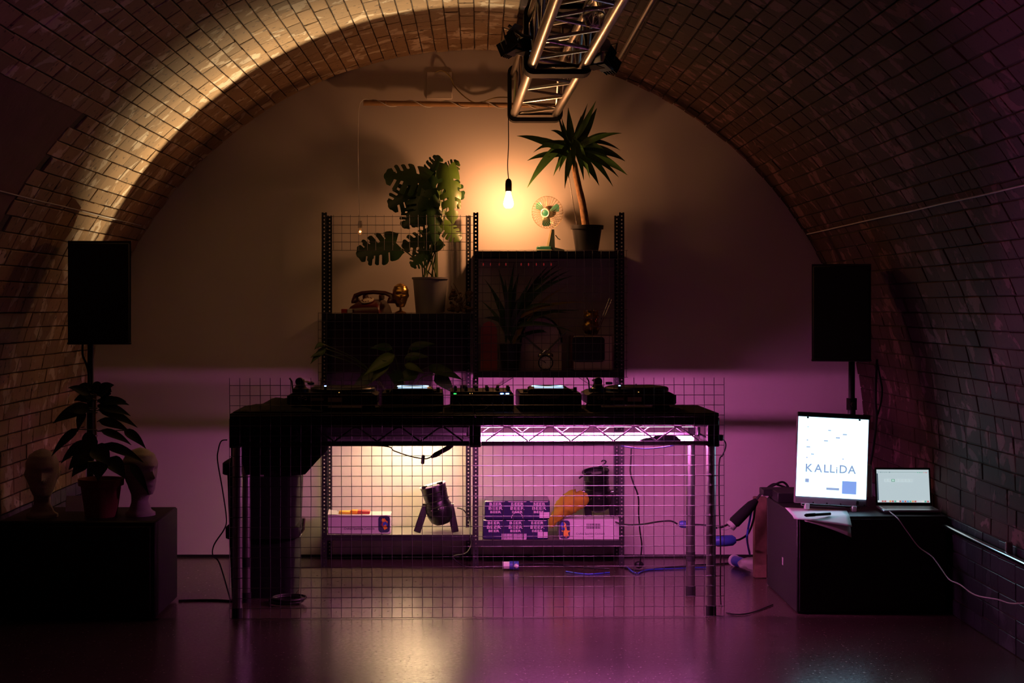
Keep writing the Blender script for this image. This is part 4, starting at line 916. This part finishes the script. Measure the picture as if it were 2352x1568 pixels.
def turntable(xc, label, flip, blue):
    t = deck_thing('turntable', label, 'turntable', xc, 'turntables on the table'); y0 = .14; w_, d_ = .452, .353; s = flip
    lp_('plinth', MB().prism([(-w_/2, .040), (-w_/2+.012, .030), (w_/2-.012, .030), (w_/2, .040), (w_/2, .080), (w_/2-.03, .095), (-w_/2+.03, .095), (-w_/2, .080)], y0, y0+d_), m_deck, t)
    pl = T(s*.045, y0+d_/2, .095)
    lp_('platter', MB().lathe([(0, 0), (.166, 0), (.166, .014), (.160, .020), (0, .020)], pl, 44), m_deckm, t)
    lp_('slipmat', MB().lathe([(.150, .0195), (.150, .0225), (0, .0225)], pl, 40), m_cloth, t)
    lp_('spindle', MB().cyl(pl @ V(0, 0, .02), pl @ V(0, 0, .034), .0036, n=8), m_chrome, t)
    for sx in (-1, 1):
        for q in range(2): lp_('foot', MB().lathe([(.026, 0), (.03, .006), (.028, .016), (.02, .034)], T(sx*.175, y0+.05+q*.25, 0), 16), m_rubber, t)
    ax = -s*.165; ay = y0+.075
    ta = lp_('tonearm', MB().tube([V(ax, ay, .150), V(ax+s*.01, ay+.08, .150), V(ax-s*.012, ay+.15, .146), V(ax+s*.03, ay+.215, .135)], .0045, 8, smooth=5), m_chrome, t)
    lp_('arm_base', MB().lathe([(.042, .094), (.042, .112), (.03, .118), (.022, .135), (.018, .16), (0, .162)], T(ax, ay, 0), 20), m_deckm, t)
    lp_('counterweight', MB().cyl((ax-s*.002, ay-.055, .150), (ax-s*.001, ay-.018, .150), .020, n=16), m_black, ta)
    lp_('headshell', MB().box((ax+s*.036, ay+.235, .128), (.018, .05, .018), .003, None), m_black, ta)
    lp_('arm_rest', MB().tube([V(ax-s*.04, ay+.02, .094), V(ax-s*.045, ay+.01, .15), V(ax-s*.055, ay+.0, .165)], .004, 6), m_black, t)
    lp_('stylus_case', MB().box((ax+s*.055, ay-.03, .140), (.035, .012, .012), .003, T(0, 0, 0)), m_black, t)
    lp_('target_light', MB().cyl((s*blue, y0+.02, .095), (s*blue, y0+.02, .126), .007, n=12), m_deckm, t)
    lp_('target_led', MB().ball((s*blue, y0+.018, .128), .0052, n=10, k=7), m_led_b, t)
    lp_('pitch_fader', MB().box((s*.20, y0+.22, .098), (.02, .11, .006), .002), m_deckm, t)
    lp_('rating_plate', MB().box((.03*s if s < 0 else .015, y0-.0008, .060), (.072, .0016, .022), 0), m_plate, t)
    lp_('rating_plate', MB().box((-.075, y0-.0008, .062), (.066, .0016, .014), 0), M('rating_print', (.35, .31, .26), .5), t)
    for q in range(3): lp_('socket', MB().ring(T(-.165+q*.016, y0-.001, .066+(q % 2)*.006) @ Rx(90), .0062, .0014, 12, 5), m_chrome, t)
    lp_('amber_spot', MB().ball((s*.035 if s > 0 else -.10, y0+.004, .0955), .003, n=8, k=6), m_led_o, t)
turntable(onT(764, 7.93), 'black turntable next to the black cloth with its arm raised', 1, -.035)
turntable(onT(1451, 7.93), 'black turntable at the pink-lit end of the table', 1, -.06)
# stray leads and lumps on and under the table
def lead(pts, r, mt, label, cat='cable', n=6, k=5, name='cable'): return single(name, MB().tube(pts, r, n, smooth=k), mt, label, cat)
lead([P(868, 925, 7.85), P(873, 933, 7.82), P(890, 935, 7.82), P(1020, 932, 7.83), P(1040, 926, 7.84)], .004, m_cable, 'black lead on the table top between player and mixer')
lead([P(735, 1022, 7.84), P(880, 1024, 7.84), P(905, 1035, 7.84), P(940, 1047, 7.84), P(972, 1053, 7.84), P(986, 1051, 7.84), P(1005, 1040, 7.84), P(1035, 1024, 7.84)], .0032, m_cable, 'black lead sagging under the table with an inline switch')
single('inline_switch', MB().box((0, 0, 0), (.017, .015, .046), .004, T(*P(971.5, 1055, 7.83)) @ Ry(5)), m_black, 'small black inline switch hanging on the sagging lead', 'switch')
a, b = P(990, 1050, 7.835), P(1040, 1022, 7.835)
single('inline_dimmer', MB().tube([a, a+(b-a)*.2, a+(b-a)*.5, a+(b-a)*.8, b], [.006, .013, .012, .013, .008], 10), m_black, 'slim black dimmer slung under the table rail', 'dimmer')
mb = MB().tube([P(1445, 1016, 7.86), P(1480, 1011, 7.86), P(1515, 1007, 7.86), P(1548, 1008, 7.86), P(1562, 1013, 7.86)], [.006, .011, .016, .017, .010], 12, smooth=4)
single('tube_ballast', mb, m_matte, 'dark lumpy power supply lying on the rail in front of the pink tube', 'power supply')
lead([P(1416, 1019, 7.84), P(1445, 1027, 7.84), P(1490, 1030, 7.84), P(1540, 1024, 7.84), P(1560, 1018, 7.84)], .003, m_bluecab, 'blue wire looping below the rail of the pink tube')
lead([P(1450, 1030, 8.3), P(1449, 1060, 8.35), P(1448, 1085, 8.4), P(1455, 1110, 8.45), P(1466, 1140, 8.6), P(1467, 1180, 8.8), P(1470, 1220, 9.0), P(1474, 1255, 9.1), G(1468, 1277+28, .006)], .0042, m_cable, 'black lead hanging down from the table beside the rack post')
mb = MB().ball(V(0, 0, 0), (.028, .02, .022), T(*(G(1468, 1296, .024))), 12, 8)
single('plug', mb, m_black, 'black plug on the floor at the end of the hanging lead', 'plug')
lead([P(1400, 1190, 9.42), P(1420, 1201, 9.25), P(1445, 1205, 9.0), P(1480, 1203, 8.8), P(1510, 1198, 8.7), P(1540, 1196, 8.7), P(1556, 1203, 8.7)], .005, m_cable, 'black lead from the unlit lamp to the blue plug')
def connector(a, b, r, mt, label, collar=True):
    a, b = Vector(a), Vector(b); d = b-a; t = thing('power_connector', label, 'plug', (a+b)/2-V(0, 0, r))
    part('body', MB().tube([a, a+d*.15, a+d*.5, a+d*.85, b], [r*.7, r, r*1.05, r, r*.55], 14), mt, t)
    if collar: part('collar', MB().cyl(a+d*.02, a+d*.14, r*1.18, n=16), m_white, t)
m_blueplug = M('blue_plug', (.035, .06, .33), .4)
connector(P(1560, 1203, 8.7), P(1592, 1205, 8.7), .020, m_blueplug, 'blue round plug between the table leg and rack', False)
connector(P(1640, 1243, 8.75), P(1690, 1240, 8.75), .030, m_blueplug, 'large blue industrial plug behind the table leg', False)
connector(G(1684, 1286, .034), G(1716, 1296, .034), .030, m_blueplug, 'blue industrial plug lying on the floor by the white bag')
g0 = P(1680, 1206, 8.72); g1 = P(1738, 1148, 8.75)
t = thing('junction_lead', 'thick black in-line connector sloping up towards the cabinet', 'connector', g0-V(0, 0, .03))
part('body', MB().tube([g0, g0+(g1-g0)*.12, g0+(g1-g0)*.5, g0+(g1-g0)*.8, g1], [.020, .034, .032, .028, .014], 12), m_matte, t)
part('cap', MB().cyl(g0-(g1-g0)*.06, g0+(g1-g0)*.05, .030, n=14), m_greycab, t)
lead([P(1560, 1203, 8.7), P(1620, 1206, 8.7), P(1650, 1212, 8.7), P(1680, 1200, 8.72)], .006, m_cable, 'thick black lead feeding the sloping connector', k=4)
lead([P(1648, 1212, 8.69), P(1668, 1216, 8.69), P(1684, 1205, 8.7)], .004, m_greycab, 'short grey chain lead under the sloping connector', k=4)
for i, (mid, lb) in enumerate((((1775, 1112), 'black cable arching over the rack box behind the lightbox'), ((1790, 1108), 'second black cable arching highest over the rack box'))):
    lead([P(1735, 1150, 8.75), P(1752, 1130, 8.76), P(*mid, 8.78), P(mid[0]+14, mid[1]+2, 8.8), P(1812, 1122, 8.8)], .0065, m_cable, lb)
lead([P(1730, 1155, 8.75), P(1724, 1185, 8.75), P(1718, 1215, 8.77), P(1716, 1240, 8.8), G(1722, 1272, .04)], .006, m_bluecab, 'dark blue lead hanging down beside the cabinet')
lead([P(1735, 1160, 8.75), P(1730, 1195, 8.77), P(1718, 1225, 8.8), P(1700, 1238, 8.77), P(1690, 1240, 8.75)], .006, m_cable, 'black lead curving down into the large blue plug')
lead([G(1420, 1300, .005), G(1470, 1308, .005), G(1560, 1300, .005), G(1620, 1296, .005), G(1690, 1292, .005)], .005, m_cable, 'black lead along the floor behind the table leg')
lead([G(1440, 1302, .006), G(1462, 1316, .006), G(1490, 1308, .006), G(1580, 1304, .006), G(1640, 1302, .006)], .0045, m_bluecab, 'blue lead along the floor behind the table leg')
lead([G(1110, 1302, .006), G(1200, 1296, .006), G(1260, 1294, .006), G(1340, 1302, .006), G(1400, 1306, .006)], .005, m_cable, 'black lead under the beer shelf')
lead([G(1300, 1312, .005), G(1350, 1318, .005), G(1400, 1314, .005)], .004, m_bluecab, 'short blue lead under the beer shelf')
pg = G(1172, 1298, .03); t = thing('power_connector', 'pale and blue plug joined together on the floor below the beer', 'plug', pg-V(0, 0, .03))
part('pale_half', MB().cyl(pg-V(.045, 0, 0), pg-V(.005, 0, 0), .022, n=14), m_white, t); part('blue_half', MB().cyl(pg-V(.005, 0, 0), pg+V(.05, 0, 0), .025, n=14), m_blueplug, t); part('cap', MB().ball(pg+V(.035, -.02, 0), .014, n=10, k=7), m_white, t)
mb = MB().ball((0, 0, 0), (.085, .05, .040), T(*(G(1730, 1302, .040))) @ Rz(-20) @ Ry(14), 22, 14)
mb.v = [tuple(Vector(p)+mnoise.noise_vector(Vector(p)*28)*.016) for p in mb.v]; zz = min(p[2] for p in mb.v); mb.v = [(p[0], p[1], p[2]-zz+.001) for p in mb.v]
single('crumpled_bag', mb, M('white_bag', (.62, .55, .57), .6, bump=.3, bs=60), 'crumpled white bag on the floor against the cabinet', 'bag', sharp=60)
t0, t1 = G(1732, 1300), G(1764, 1300)
single('timber_offcut', MB().wbox((P(1731, 0, 8.93).x, 8.90, .001), (P(1760, 0, 8.93).x, 8.96, .46), .004), M('rough_timber', (.20, .11, .07), .8, var=.4, vs=30, bump=.5, bs=60), 'upright rough timber offcut behind the cabinet', 'timber')
lead([P(522, 1010, 7.9), P(508, 1013, 7.9), P(501, 1035, 7.9), P(500, 1060, 7.9), P(512, 1130, 7.95), P(520, 1190, 8.0), P(515, 1215, 8.05), P(492, 1250, 8.1), P(489, 1275, 8.15), P(505, 1295, 8.2), G(530, 1380, .01)], .0035, m_cable, 'black lead looping down past the dark end of the table')
lead([G(410, 1379, .005), G(450, 1378, .005), G(500, 1378, .005), G(560, 1382, .005)], .006, m_cable, 'black lead running along the floor from the subwoofer')
lead([P(1652, 1005, 7.86), P(1664, 1012, 7.86), P(1667, 1025, 7.86), P(1660, 1045, 7.86), P(1652, 1062, 7.86), P(1652, 1160, 7.9), P(1655, 1250, 7.95), G(1656, 1388, .01), G(1675, 1408, .005), G(1720, 1408, .005), G(1775, 1388, .005)], .0035, m_cable, 'black lead dropping beside the front leg to the cabinet')
single('plug', MB().box((0, 0, 0), (.022, .03, .03), .005, T(*P(1656, 1005, 7.85))), m_black, 'black plug socketed into the end of the table', 'plug')
# ------------------------------------------------------------------ speakers, subs, heads, rubber plant
m_grille = M('speaker_grille', (.006, .006, .007), .75, bump=.6, bs=500); m_cab = M('cabinet_black', (.011, .010, .012), .55, var=.2, bump=.3, bs=160)
def speaker(px0, px1, py0, py1, D, rz, label, depth=.32):
    a, b = P(px0, py1, D), P(px1, py0, D); w_, h_ = b.x-a.x, b.z-a.z
    t = thing('loudspeaker', label, 'loudspeaker', ((a.x+b.x)/2, D, a.z), (0, 0, rz), 'loudspeakers on poles')
    part('cabinet', MB().add(*(lambda v: (v, [(0, 1, 2, 3), (7, 6, 5, 4), (0, 4, 5, 1), (1, 5, 6, 2), (2, 6, 7, 3), (3, 7, 4, 0)]))([(-w_/2, 0, 0), (w_/2, 0, 0), (w_/2, 0, h_), (-w_/2, 0, h_), (-w_*.32, depth, .01), (w_*.32, depth, .01), (w_*.32, depth, h_-.01), (-w_*.32, depth, h_-.01)])), m_cab, t, world=False)
    part('grille', MB().box((0, -.007, h_/2), (w_-.012, .014, h_-.02), .006), m_grille, t, world=False)
    part('base_lip', MB().box((0, .0, .006), (w_+.004, .02, .012), .003), m_cab, t, world=False); return a
def pole(px, D, z0, z1, label, r=.019):
    x = (px-VX)*D/F; t = thing('speaker_pole', label, 'speaker pole', (x, D, z0))
    part('lower_tube', MB().cyl((x, D, z0+.001), (x, D, z0+(z1-z0)*.72), r, n=16), m_black, t)
    part('upper_tube', MB().cyl((x, D, z0+(z1-z0)*.70), (x, D, z1-.002), r*.82, n=16), m_black, t)
    part('collar', MB().cyl((x, D, z0+(z1-z0)*.66), (x, D, z0+(z1-z0)*.74), r*1.3, n=16), m_matte, t)
    part('clamp_knob', MB().cyl((x, D-r, z0+(z1-z0)*.70), (x, D-r-.03, z0+(z1-z0)*.70), .012, n=10), m_black, t)
ZS = .49
a = speaker(157, 300, 553, 791, 7.82, 4, 'black loudspeaker on a pole above the rubber plant')
pole(208, 7.98, ZS, a.z, 'black speaker pole rising behind the rubber plant')
lead([P(190, 790, 7.97), P(190, 815, 7.97), P(198, 835, 7.97), P(204, 860, 7.96), P(205, 900, 7.96)], .006, m_cable, 'black lead curving from the loudspeaker onto its pole above the rubber plant')
a = speaker(1866, 1999, 606, 830, 8.15, -12, 'black loudspeaker on a pole above the lightbox')
pole(1956, 8.30, ZS, a.z, 'black speaker pole rising behind the lightbox', .021)
lead([P(2014, 825, 8.25), P(2012, 870, 8.25), P(2011, 920, 8.25), P(2013, 960, 8.25), P(2008, 1010, 8.25), P(2000, 1060, 8.28), P(1996, 1100, 8.3)], .007, m_cable, 'thick black lead hanging from the loudspeaker over the lightbox')
lead([P(2014, 830, 8.26), P(2022, 870, 8.26), P(2026, 895, 8.26), P(2023, 925, 8.26), P(2013, 960, 8.26)], .005, m_cable, 'thinner black lead bowing out beside the thick speaker lead')
# subwoofer cabinets
x1 = (357-VX)*7.68/F
t = thing('subwoofer', 'large black subwoofer cabinet under the rubber plant', 'subwoofer', ((x1-2.36)/2, 7.96, 0))
part('cabinet', MB().wbox((-2.36, 7.69, .012), (x1, 8.24, ZS), .008), m_cab, t)
part('grille', MB().wbox((-2.33, 7.676, .04), (x1-.025, 7.692, ZS-.025), .004), m_grille, t)
for x in (-2.28, x1-.08):
    for y in (7.76, 8.16): part('foot', MB().cyl((x, y, 0), (x, y, .014), .022, n=12), m_rubber, t)
x0 = (1831-VX)*7.86/F; x1 = XC+RA-.02
t = thing('black_cabinet', 'large black cabinet carrying the lightbox and laptop', 'cabinet', ((x0+x1)/2, 8.27, 0))
part('cabinet', MB().wbox((x0, 7.87, .004), (x1, 8.68, ZS), .005), m_cab, t)
part('front_panel', MB().wbox((x0+.012, 7.862, .012), (x1-.01, 7.873, ZS-.012), .003), m_grille, t)
part('handle_recess', MB().wbox(P(2120, 1310, 7.86)-V(0, .006, 0), P(2148, 1298, 7.866), .003), m_deckm, t)
part('sticker', MB().wbox((x0-.0015, 8.22, P(0, 1297, 8.23).z), (x0+.002, 8.245, P(0, 1280, 8.23).z)), m_carton, t)
b0, b1 = P(1743, 1146, 8.72), P(1840, 1122, 8.72)
t = thing('rack_box', 'flat black rack box at the back of the cabinet with cables over it', 'rack box', (b0.x+.12, 8.62, ZS))
part('case', MB().wbox((x0+.005, 8.40, ZS+.001), (x0+.30, 8.67, ZS+.055), .004), m_cab, t); part('ear', MB().wbox((x0-.045, 8.55, ZS+.020), (x0+.01, 8.67, ZS+.055), .003), m_cab, t)
# foam heads and rubber plant
m_foam = M('white_foam', (.50, .46, .45), .85, bump=.4, bs=180)
hz = .235
for (px, py, D, rz, lb) in ((97, 1196, 7.84, 14, 'foam mannequin head facing forward by the vault wall'), (323, 1184, 7.90, 48, 'foam mannequin head turned aside at the subwoofer corner')):
    x = (px-VX)*D/F; single('foam_head', head_mb(hz, T(x, D, ZS+.46*hz+.001) @ Rz(rz)), m_foam, lb, 'mannequin head', 'foam heads on the subwoofer', sharp=70)
rx, rd = (232-VX)*7.86/F, 7.86
t = thing('rubber_plant', 'drooping rubber plant in a terracotta pot on the subwoofer', 'plant', (rx, rd, ZS))
m_terr = M('terracotta', (.22, .065, .04), .8, var=.2, bump=.3, bs=80)
part('pot', MB().lathe([(.078, 0), (.100, .155), (.112, .157), (.114, .190), (.104, .190), (.098, .165), (0, .165)], T(rx, rd, ZS+.001), 26), m_terr, t)
part('soil', MB().lathe([(.098, 0), (0, .012)], T(rx, rd, ZS+.168), 18), m_soil, t)
part('stem', MB().tube([V(rx, rd, ZS+.16), P(222, 1040, rd), P(218, 960, rd), P(220, 890, rd)], .007, 8, smooth=5), m_bark, t)
m_rub = M('rubber_leaf', (.018, .035, .020), .35, var=.3, vs=12, rnd=.3)
for (b, e, wd, d) in [((205, 905), (157, 890), .05, -.05), ((210, 895), (178, 888), .05, 0), ((222, 905), (262, 884), .075, -.04), ((230, 900), (256, 900), .08, -.05), ((212, 915), (170, 920), .06, -.03), ((225, 920), (297, 930), .055, -.04), ((225, 932), (300, 955), .055, -.06), ((228, 940), (316, 982), .05, -.05),
        ((196, 935), (122, 972), .075, -.06), ((205, 940), (150, 945), .07, -.08), ((192, 945), (178, 992), .05, -.08), ((178, 985), (118, 1048), .055, -.06), ((228, 965), (298, 992), .055, -.05), ((286, 988), (335, 1030), .05, -.06), ((233, 988), (302, 1022), .045, -.08), ((198, 1015), (140, 1064), .062, -.06),
        ((240, 1020), (330, 1062), .055, -.07), ((205, 1040), (158, 1078), .09, -.09), ((215, 1025), (252, 1070), .10, -.11), ((250, 1052), (288, 1100), .085, -.09), ((200, 1060), (165, 1095), .07, -.10), ((300, 1065), (342, 1136), .045, -.05), ((230, 1060), (225, 1105), .09, -.12), ((215, 900), (232, 880), .06, -.03), ((238, 925), (290, 922), .05, .03), ((232, 915), (255, 905), .08, -.05), ((218, 1000), (190, 1040), .09, -.1)]:
    pb, pe = P(*b, rd+d), P(*e, rd+d-.02); mb = MB(); strap(mb, pb, pe, wd, V((pe.x-pb.x)*.05, -.01, .022), 8, (random.uniform(-.2, .2), -1, .75), .14, .66)
    o = leafpart(mb, m_rub, t); part('leaf_stalk', MB().tube([V(rx+(218-232)*rd/F*.6, rd, pb.z-.01), pb], .0028, 5), m_rub, t)
single('folded_card', MB().box((0, 0, .04), (.10, .004, .08), 0, T((165-VX)*7.98/F, 8.05, ZS+.001) @ Rx(-14)), m_carton, 'pale card propped behind the terracotta pot', 'card', sm=False)

# ------------------------------------------------------------------ lightbox, laptop, papers
LD = 8.06; c0 = P(1908, 1158, LD)
BW, BH = .368, .468
t = thing('lightbox', 'blazing bluish-white lightbox with a printed sheet clipped on', 'lightbox', (c0.x, LD, ZS+.034), (-5, 2.8, -3))
part('housing', MB().box((0, .022, BH/2), (BW, .036, BH), .004), M('lightbox_frame', (.28, .22, .26), .4), t, world=False)
def screen_material():
    m = bpy.data.materials.new('lit_sheet'); m.use_nodes = True; b = m.node_tree.nodes['Principled BSDF']
    b.inputs['Base Color'].default_value = (.8, .85, .9, 1); b.inputs['Emission Color'].default_value = (*SCREEN_COL, 1); b.inputs['Emission Strength'].default_value = SCREEN_E; b.inputs['Roughness'].default_value = .5; return m
SW, SH, sz0 = .358, .412, .036
sh = part('lit_sheet', MB().wbox((-SW/2, .0006, sz0), (SW/2, .0036, sz0+SH)), screen_material(), t, world=False, sm=False)
part('top_bar', MB().box((0, -.004, BH-.011), (BW+.004, .020, .024), .003), m_black, t, world=False)
for s in (-.36, .36): part('clip', MB().box((s*BW, -.004, BH-.026), (.010, .006, .010), .001), m_black, t, world=False)
def ink(v, e): return M('backlit_ink', (.2, .3, .6), .5, emit=v, e=e)
ik = ink((.36, .50, .78), .75); ik2 = ink((.26, .45, 1.0), .8); ik3 = ink((.45, .58, .85), .9)
def sx(px): return (px-1820*1-0)/190.0
def sp_(cx, cy): # crop pixel of the 1295x1568 close view -> sheet coordinates
    u = (cx-(95+(40-95)*(cy-115)/1250))/((1195-95)+(1140-1195-(40-95))*(cy-115)/1250); vv = (cy-(108+28*u))/(1255+22*u); return (-SW/2+SW*u, sz0+SH*(1-vv))
def blot(x0, y0, x1, y1, mt, nm='printed_block'):
    a, b = sp_(x0, y0), sp_(x1, y1); part(nm, MB().wbox((a[0], -.0004, b[1]), (b[0], .0008, a[1])), mt, sh, world=False, sm=False)
for (x0, y0, x1, y1) in ((228, 272, 254, 286), (556, 318, 602, 340), (785, 376, 852, 402), (675, 430, 740, 456), (487, 482, 552, 506), (216, 476, 242, 498), (212, 582, 272, 606), (282, 696, 330, 718), (206, 750, 230, 770), (770, 768, 798, 786)): blot(x0, y0, x1, y1, ik3, 'printed_word')
for (x0, y0, x1, y1) in ((188, 1090, 246, 1150), (518, 1228, 718, 1274)): blot(x0, y0, x1, y1, ik)
blot(768, 1122, 984, 1335, ik2)
a, b = sp_(190, 990), sp_(985, 1010); ca = sp_(240, 930)
letters = (('K', 245, 930, .058), ('A', 395, 935, .058), ('L', 518, 938, .058), ('L', 612, 940, .058), ('i', 685, 958, .046), ('D', 785, 945, .058), ('A', 922, 950, .058))
for ch, x, y, s in letters:
    q = sp_(x, y); part('printed_letter', text_mb(MB(), ch, s, T(q[0], .0004, q[1]) @ Rx(90), ext=.0006, bold=.0012), ik, sh, world=False, sm=False)
for s in (-1, 1): part('foot', MB().box((s*.12, .01, -.014), (.022, .05, .030), .003), m_white, t, world=False)
part('cross_bar', MB().box((0, .01, -.006), (.30, .014, .012), .002), m_chrome, t, world=False)
for x in (-.09, -.02, .05, .17): part('screw', MB().cyl((x, -.0, .006), (x, -.004, .006), .004, n=8), m_chrome, t, world=False)
part('switch', MB().box((.135, -.0, .018), (.014, .008, .022), .002), m_black, t, world=False)
# laptop
lx, lD = 2.205, 8.13
t = thing('laptop', 'open silver laptop showing a pale page beside the lightbox', 'laptop', (lx, lD, ZS+.008), (0, 0, -3))
m_lap = M('laptop_silver', (.35, .35, .36), .35, .8)
part('base', MB().box((0, -.095, .007), (.285, .19, .013), .004), m_lap, t, world=False)
part('keyboard', MB().box((0, -.075, .0142), (.25, .09, .0012), 0), m_black, t, world=False)
lid = T(0, .0, .014) @ Rx(-12)
part('lid', MB().box((0, .004, .098), (.287, .007, .196), .003, lid), m_black, t, world=False)
scr = part('screen', MB().box((0, -.0008, .100), (.268, .0018, .170), 0, lid), M('laptop_screen', (.5, .55, .6), .3, emit=(.54, .66, .70), e=.85), t, world=False, sm=False)
def sb(u0, v0, u1, v1, mt, nm): part(nm, MB().box(((u0+u1)/2*.268-.134, -.0022, .185-(v0+v1)/2*.170), ((u1-u0)*.268, .0008, (v1-v0)*.170), 0, lid), mt, scr, world=False, sm=False)
def flat(c, e=.9): return M('screen_colour', c, .4, emit=c, e=e)
f_grey = flat((.42, .53, .55)); f_green = flat((.10, .38, .22), .6); f_line = flat((.5, .6, .62), 1.0); f_dark = flat((.06, .10, .14), .6)
sb(0, .06, 1, .10, f_grey, 'toolbar')
for u in (.07, .11, .145, .18, .24): sb(u, .072, u+.018, .10, f_dark, 'toolbar_icon')
for i, u in enumerate((.78, .82, .86, .90, .94)): sb(u, .075, u+.02, .10, f_green if i < 3 else flat((.6, .05, .05), .8), 'toolbar_icon')
for i in range(8): sb(.145+i*.068, .29, .145+i*.068+.062, .37, f_green if i == 2 else f_line, 'table_cell')
sb(.29, .30, .335, .36, flat((.5, .66, .64), 1.0), 'cell_fill')
sb(0, .12, .022, .94, f_dark, 'side_bar')
rc = random.Random(3)
for i in range(20):
    c = rc.choice(((.1, .3, .6), (.6, .6, .65), (.7, .3, .1), (.1, .4, .3), (.5, .1, .1), (.75, .7, .65))); sb(.03+i*.048, .945, .03+i*.048+.036, .992, flat(c, .9), 'dock_icon')
single('clear_folder', MB().wbox(P(1993, 1141, 8.13), P(2003, 1068, 8.13)+V(0, .11, 0), .002), M('pale_folder', (.42, .48, .46), .5, var=.1), 'pale upright folder squeezed between lightbox and laptop', 'folder')
# papers overhanging the front edge, with a pen
def sheet(pts, z, droop, label):
    (a, b, c, d) = pts; v = []; f = []; n = 12
    for i in range(n+1):
        for j in range(n+1):
            u, q = i/n, j/n; p = (a*(1-u)+b*u)*(1-q)+(d*(1-u)+c*u)*q
            over = max(0, 7.86-p.y); v.append((p.x, p.y, z-droop(u, q)*over-.0*q))
    f = [(i*(n+1)+j, (i+1)*(n+1)+j, (i+1)*(n+1)+j+1, i*(n+1)+j+1) for i in range(n) for j in range(n)]
    o = single('paper_sheet', MB().add(v, f), M('white_paper', (.78, .78, .78), .6), label, 'paper', 'papers on the cabinet')
    s = o.modifiers.new('thick', 'SOLIDIFY'); s.thickness = .0007
ZP = ZS+.002
ga, gb, gc_, gd = G(1803, 1166, ZP), G(1940, 1172, ZP), G(1925, 1206, ZP), G(1788, 1183, ZP)
sheet((ga, gb, V(gb.x-.04, 7.75, 0), V(ga.x-.03, 7.80, 0)), ZP+.0015, lambda u, q: .12+.25*u, 'top white sheet of paper under the pen')
sheet((ga+V(.02, .01, 0), gb+V(.01, .0, 0), V(gb.x-.05, 7.72, 0), V(ga.x+.02, 7.78, 0)), ZP+.0005, lambda u, q: .20+.42*u, 'lower sheet of paper drooping over the cabinet edge')
a, b = P(1848, 1174, 7.80), P(1907, 1172, 7.86); a.z = ZP+.012; b.z = ZP+.012
t = thing('marker_pen', 'black marker pen lying on the top sheet', 'pen', (a+b)/2-V(0, 0, .010)); part('barrel', MB().cyl(a+(b-a)*.4, b, .0075, n=12), m_black, t); part('cap', MB().tube([a, a+(b-a)*.06, a+(b-a)*.4], [.004, .0085, .0085], 12), m_matte, t)
lead([P(2035, 1168, 8.0), P(2062, 1190, 7.84), P(2080, 1215, 7.83), P(2110, 1255, 7.8), P(2140, 1277, 7.72), P(2158, 1300, 7.6), P(2180, 1330, 7.45), P(2205, 1342, 7.25), P(2240, 1366, 7.1), P(2290, 1376, 6.92), P(2330, 1386, 6.75), P(2400, 1378, 6.48)], .003, m_greycab, 'thin pale flex dangling from the laptop down the cabinet front')
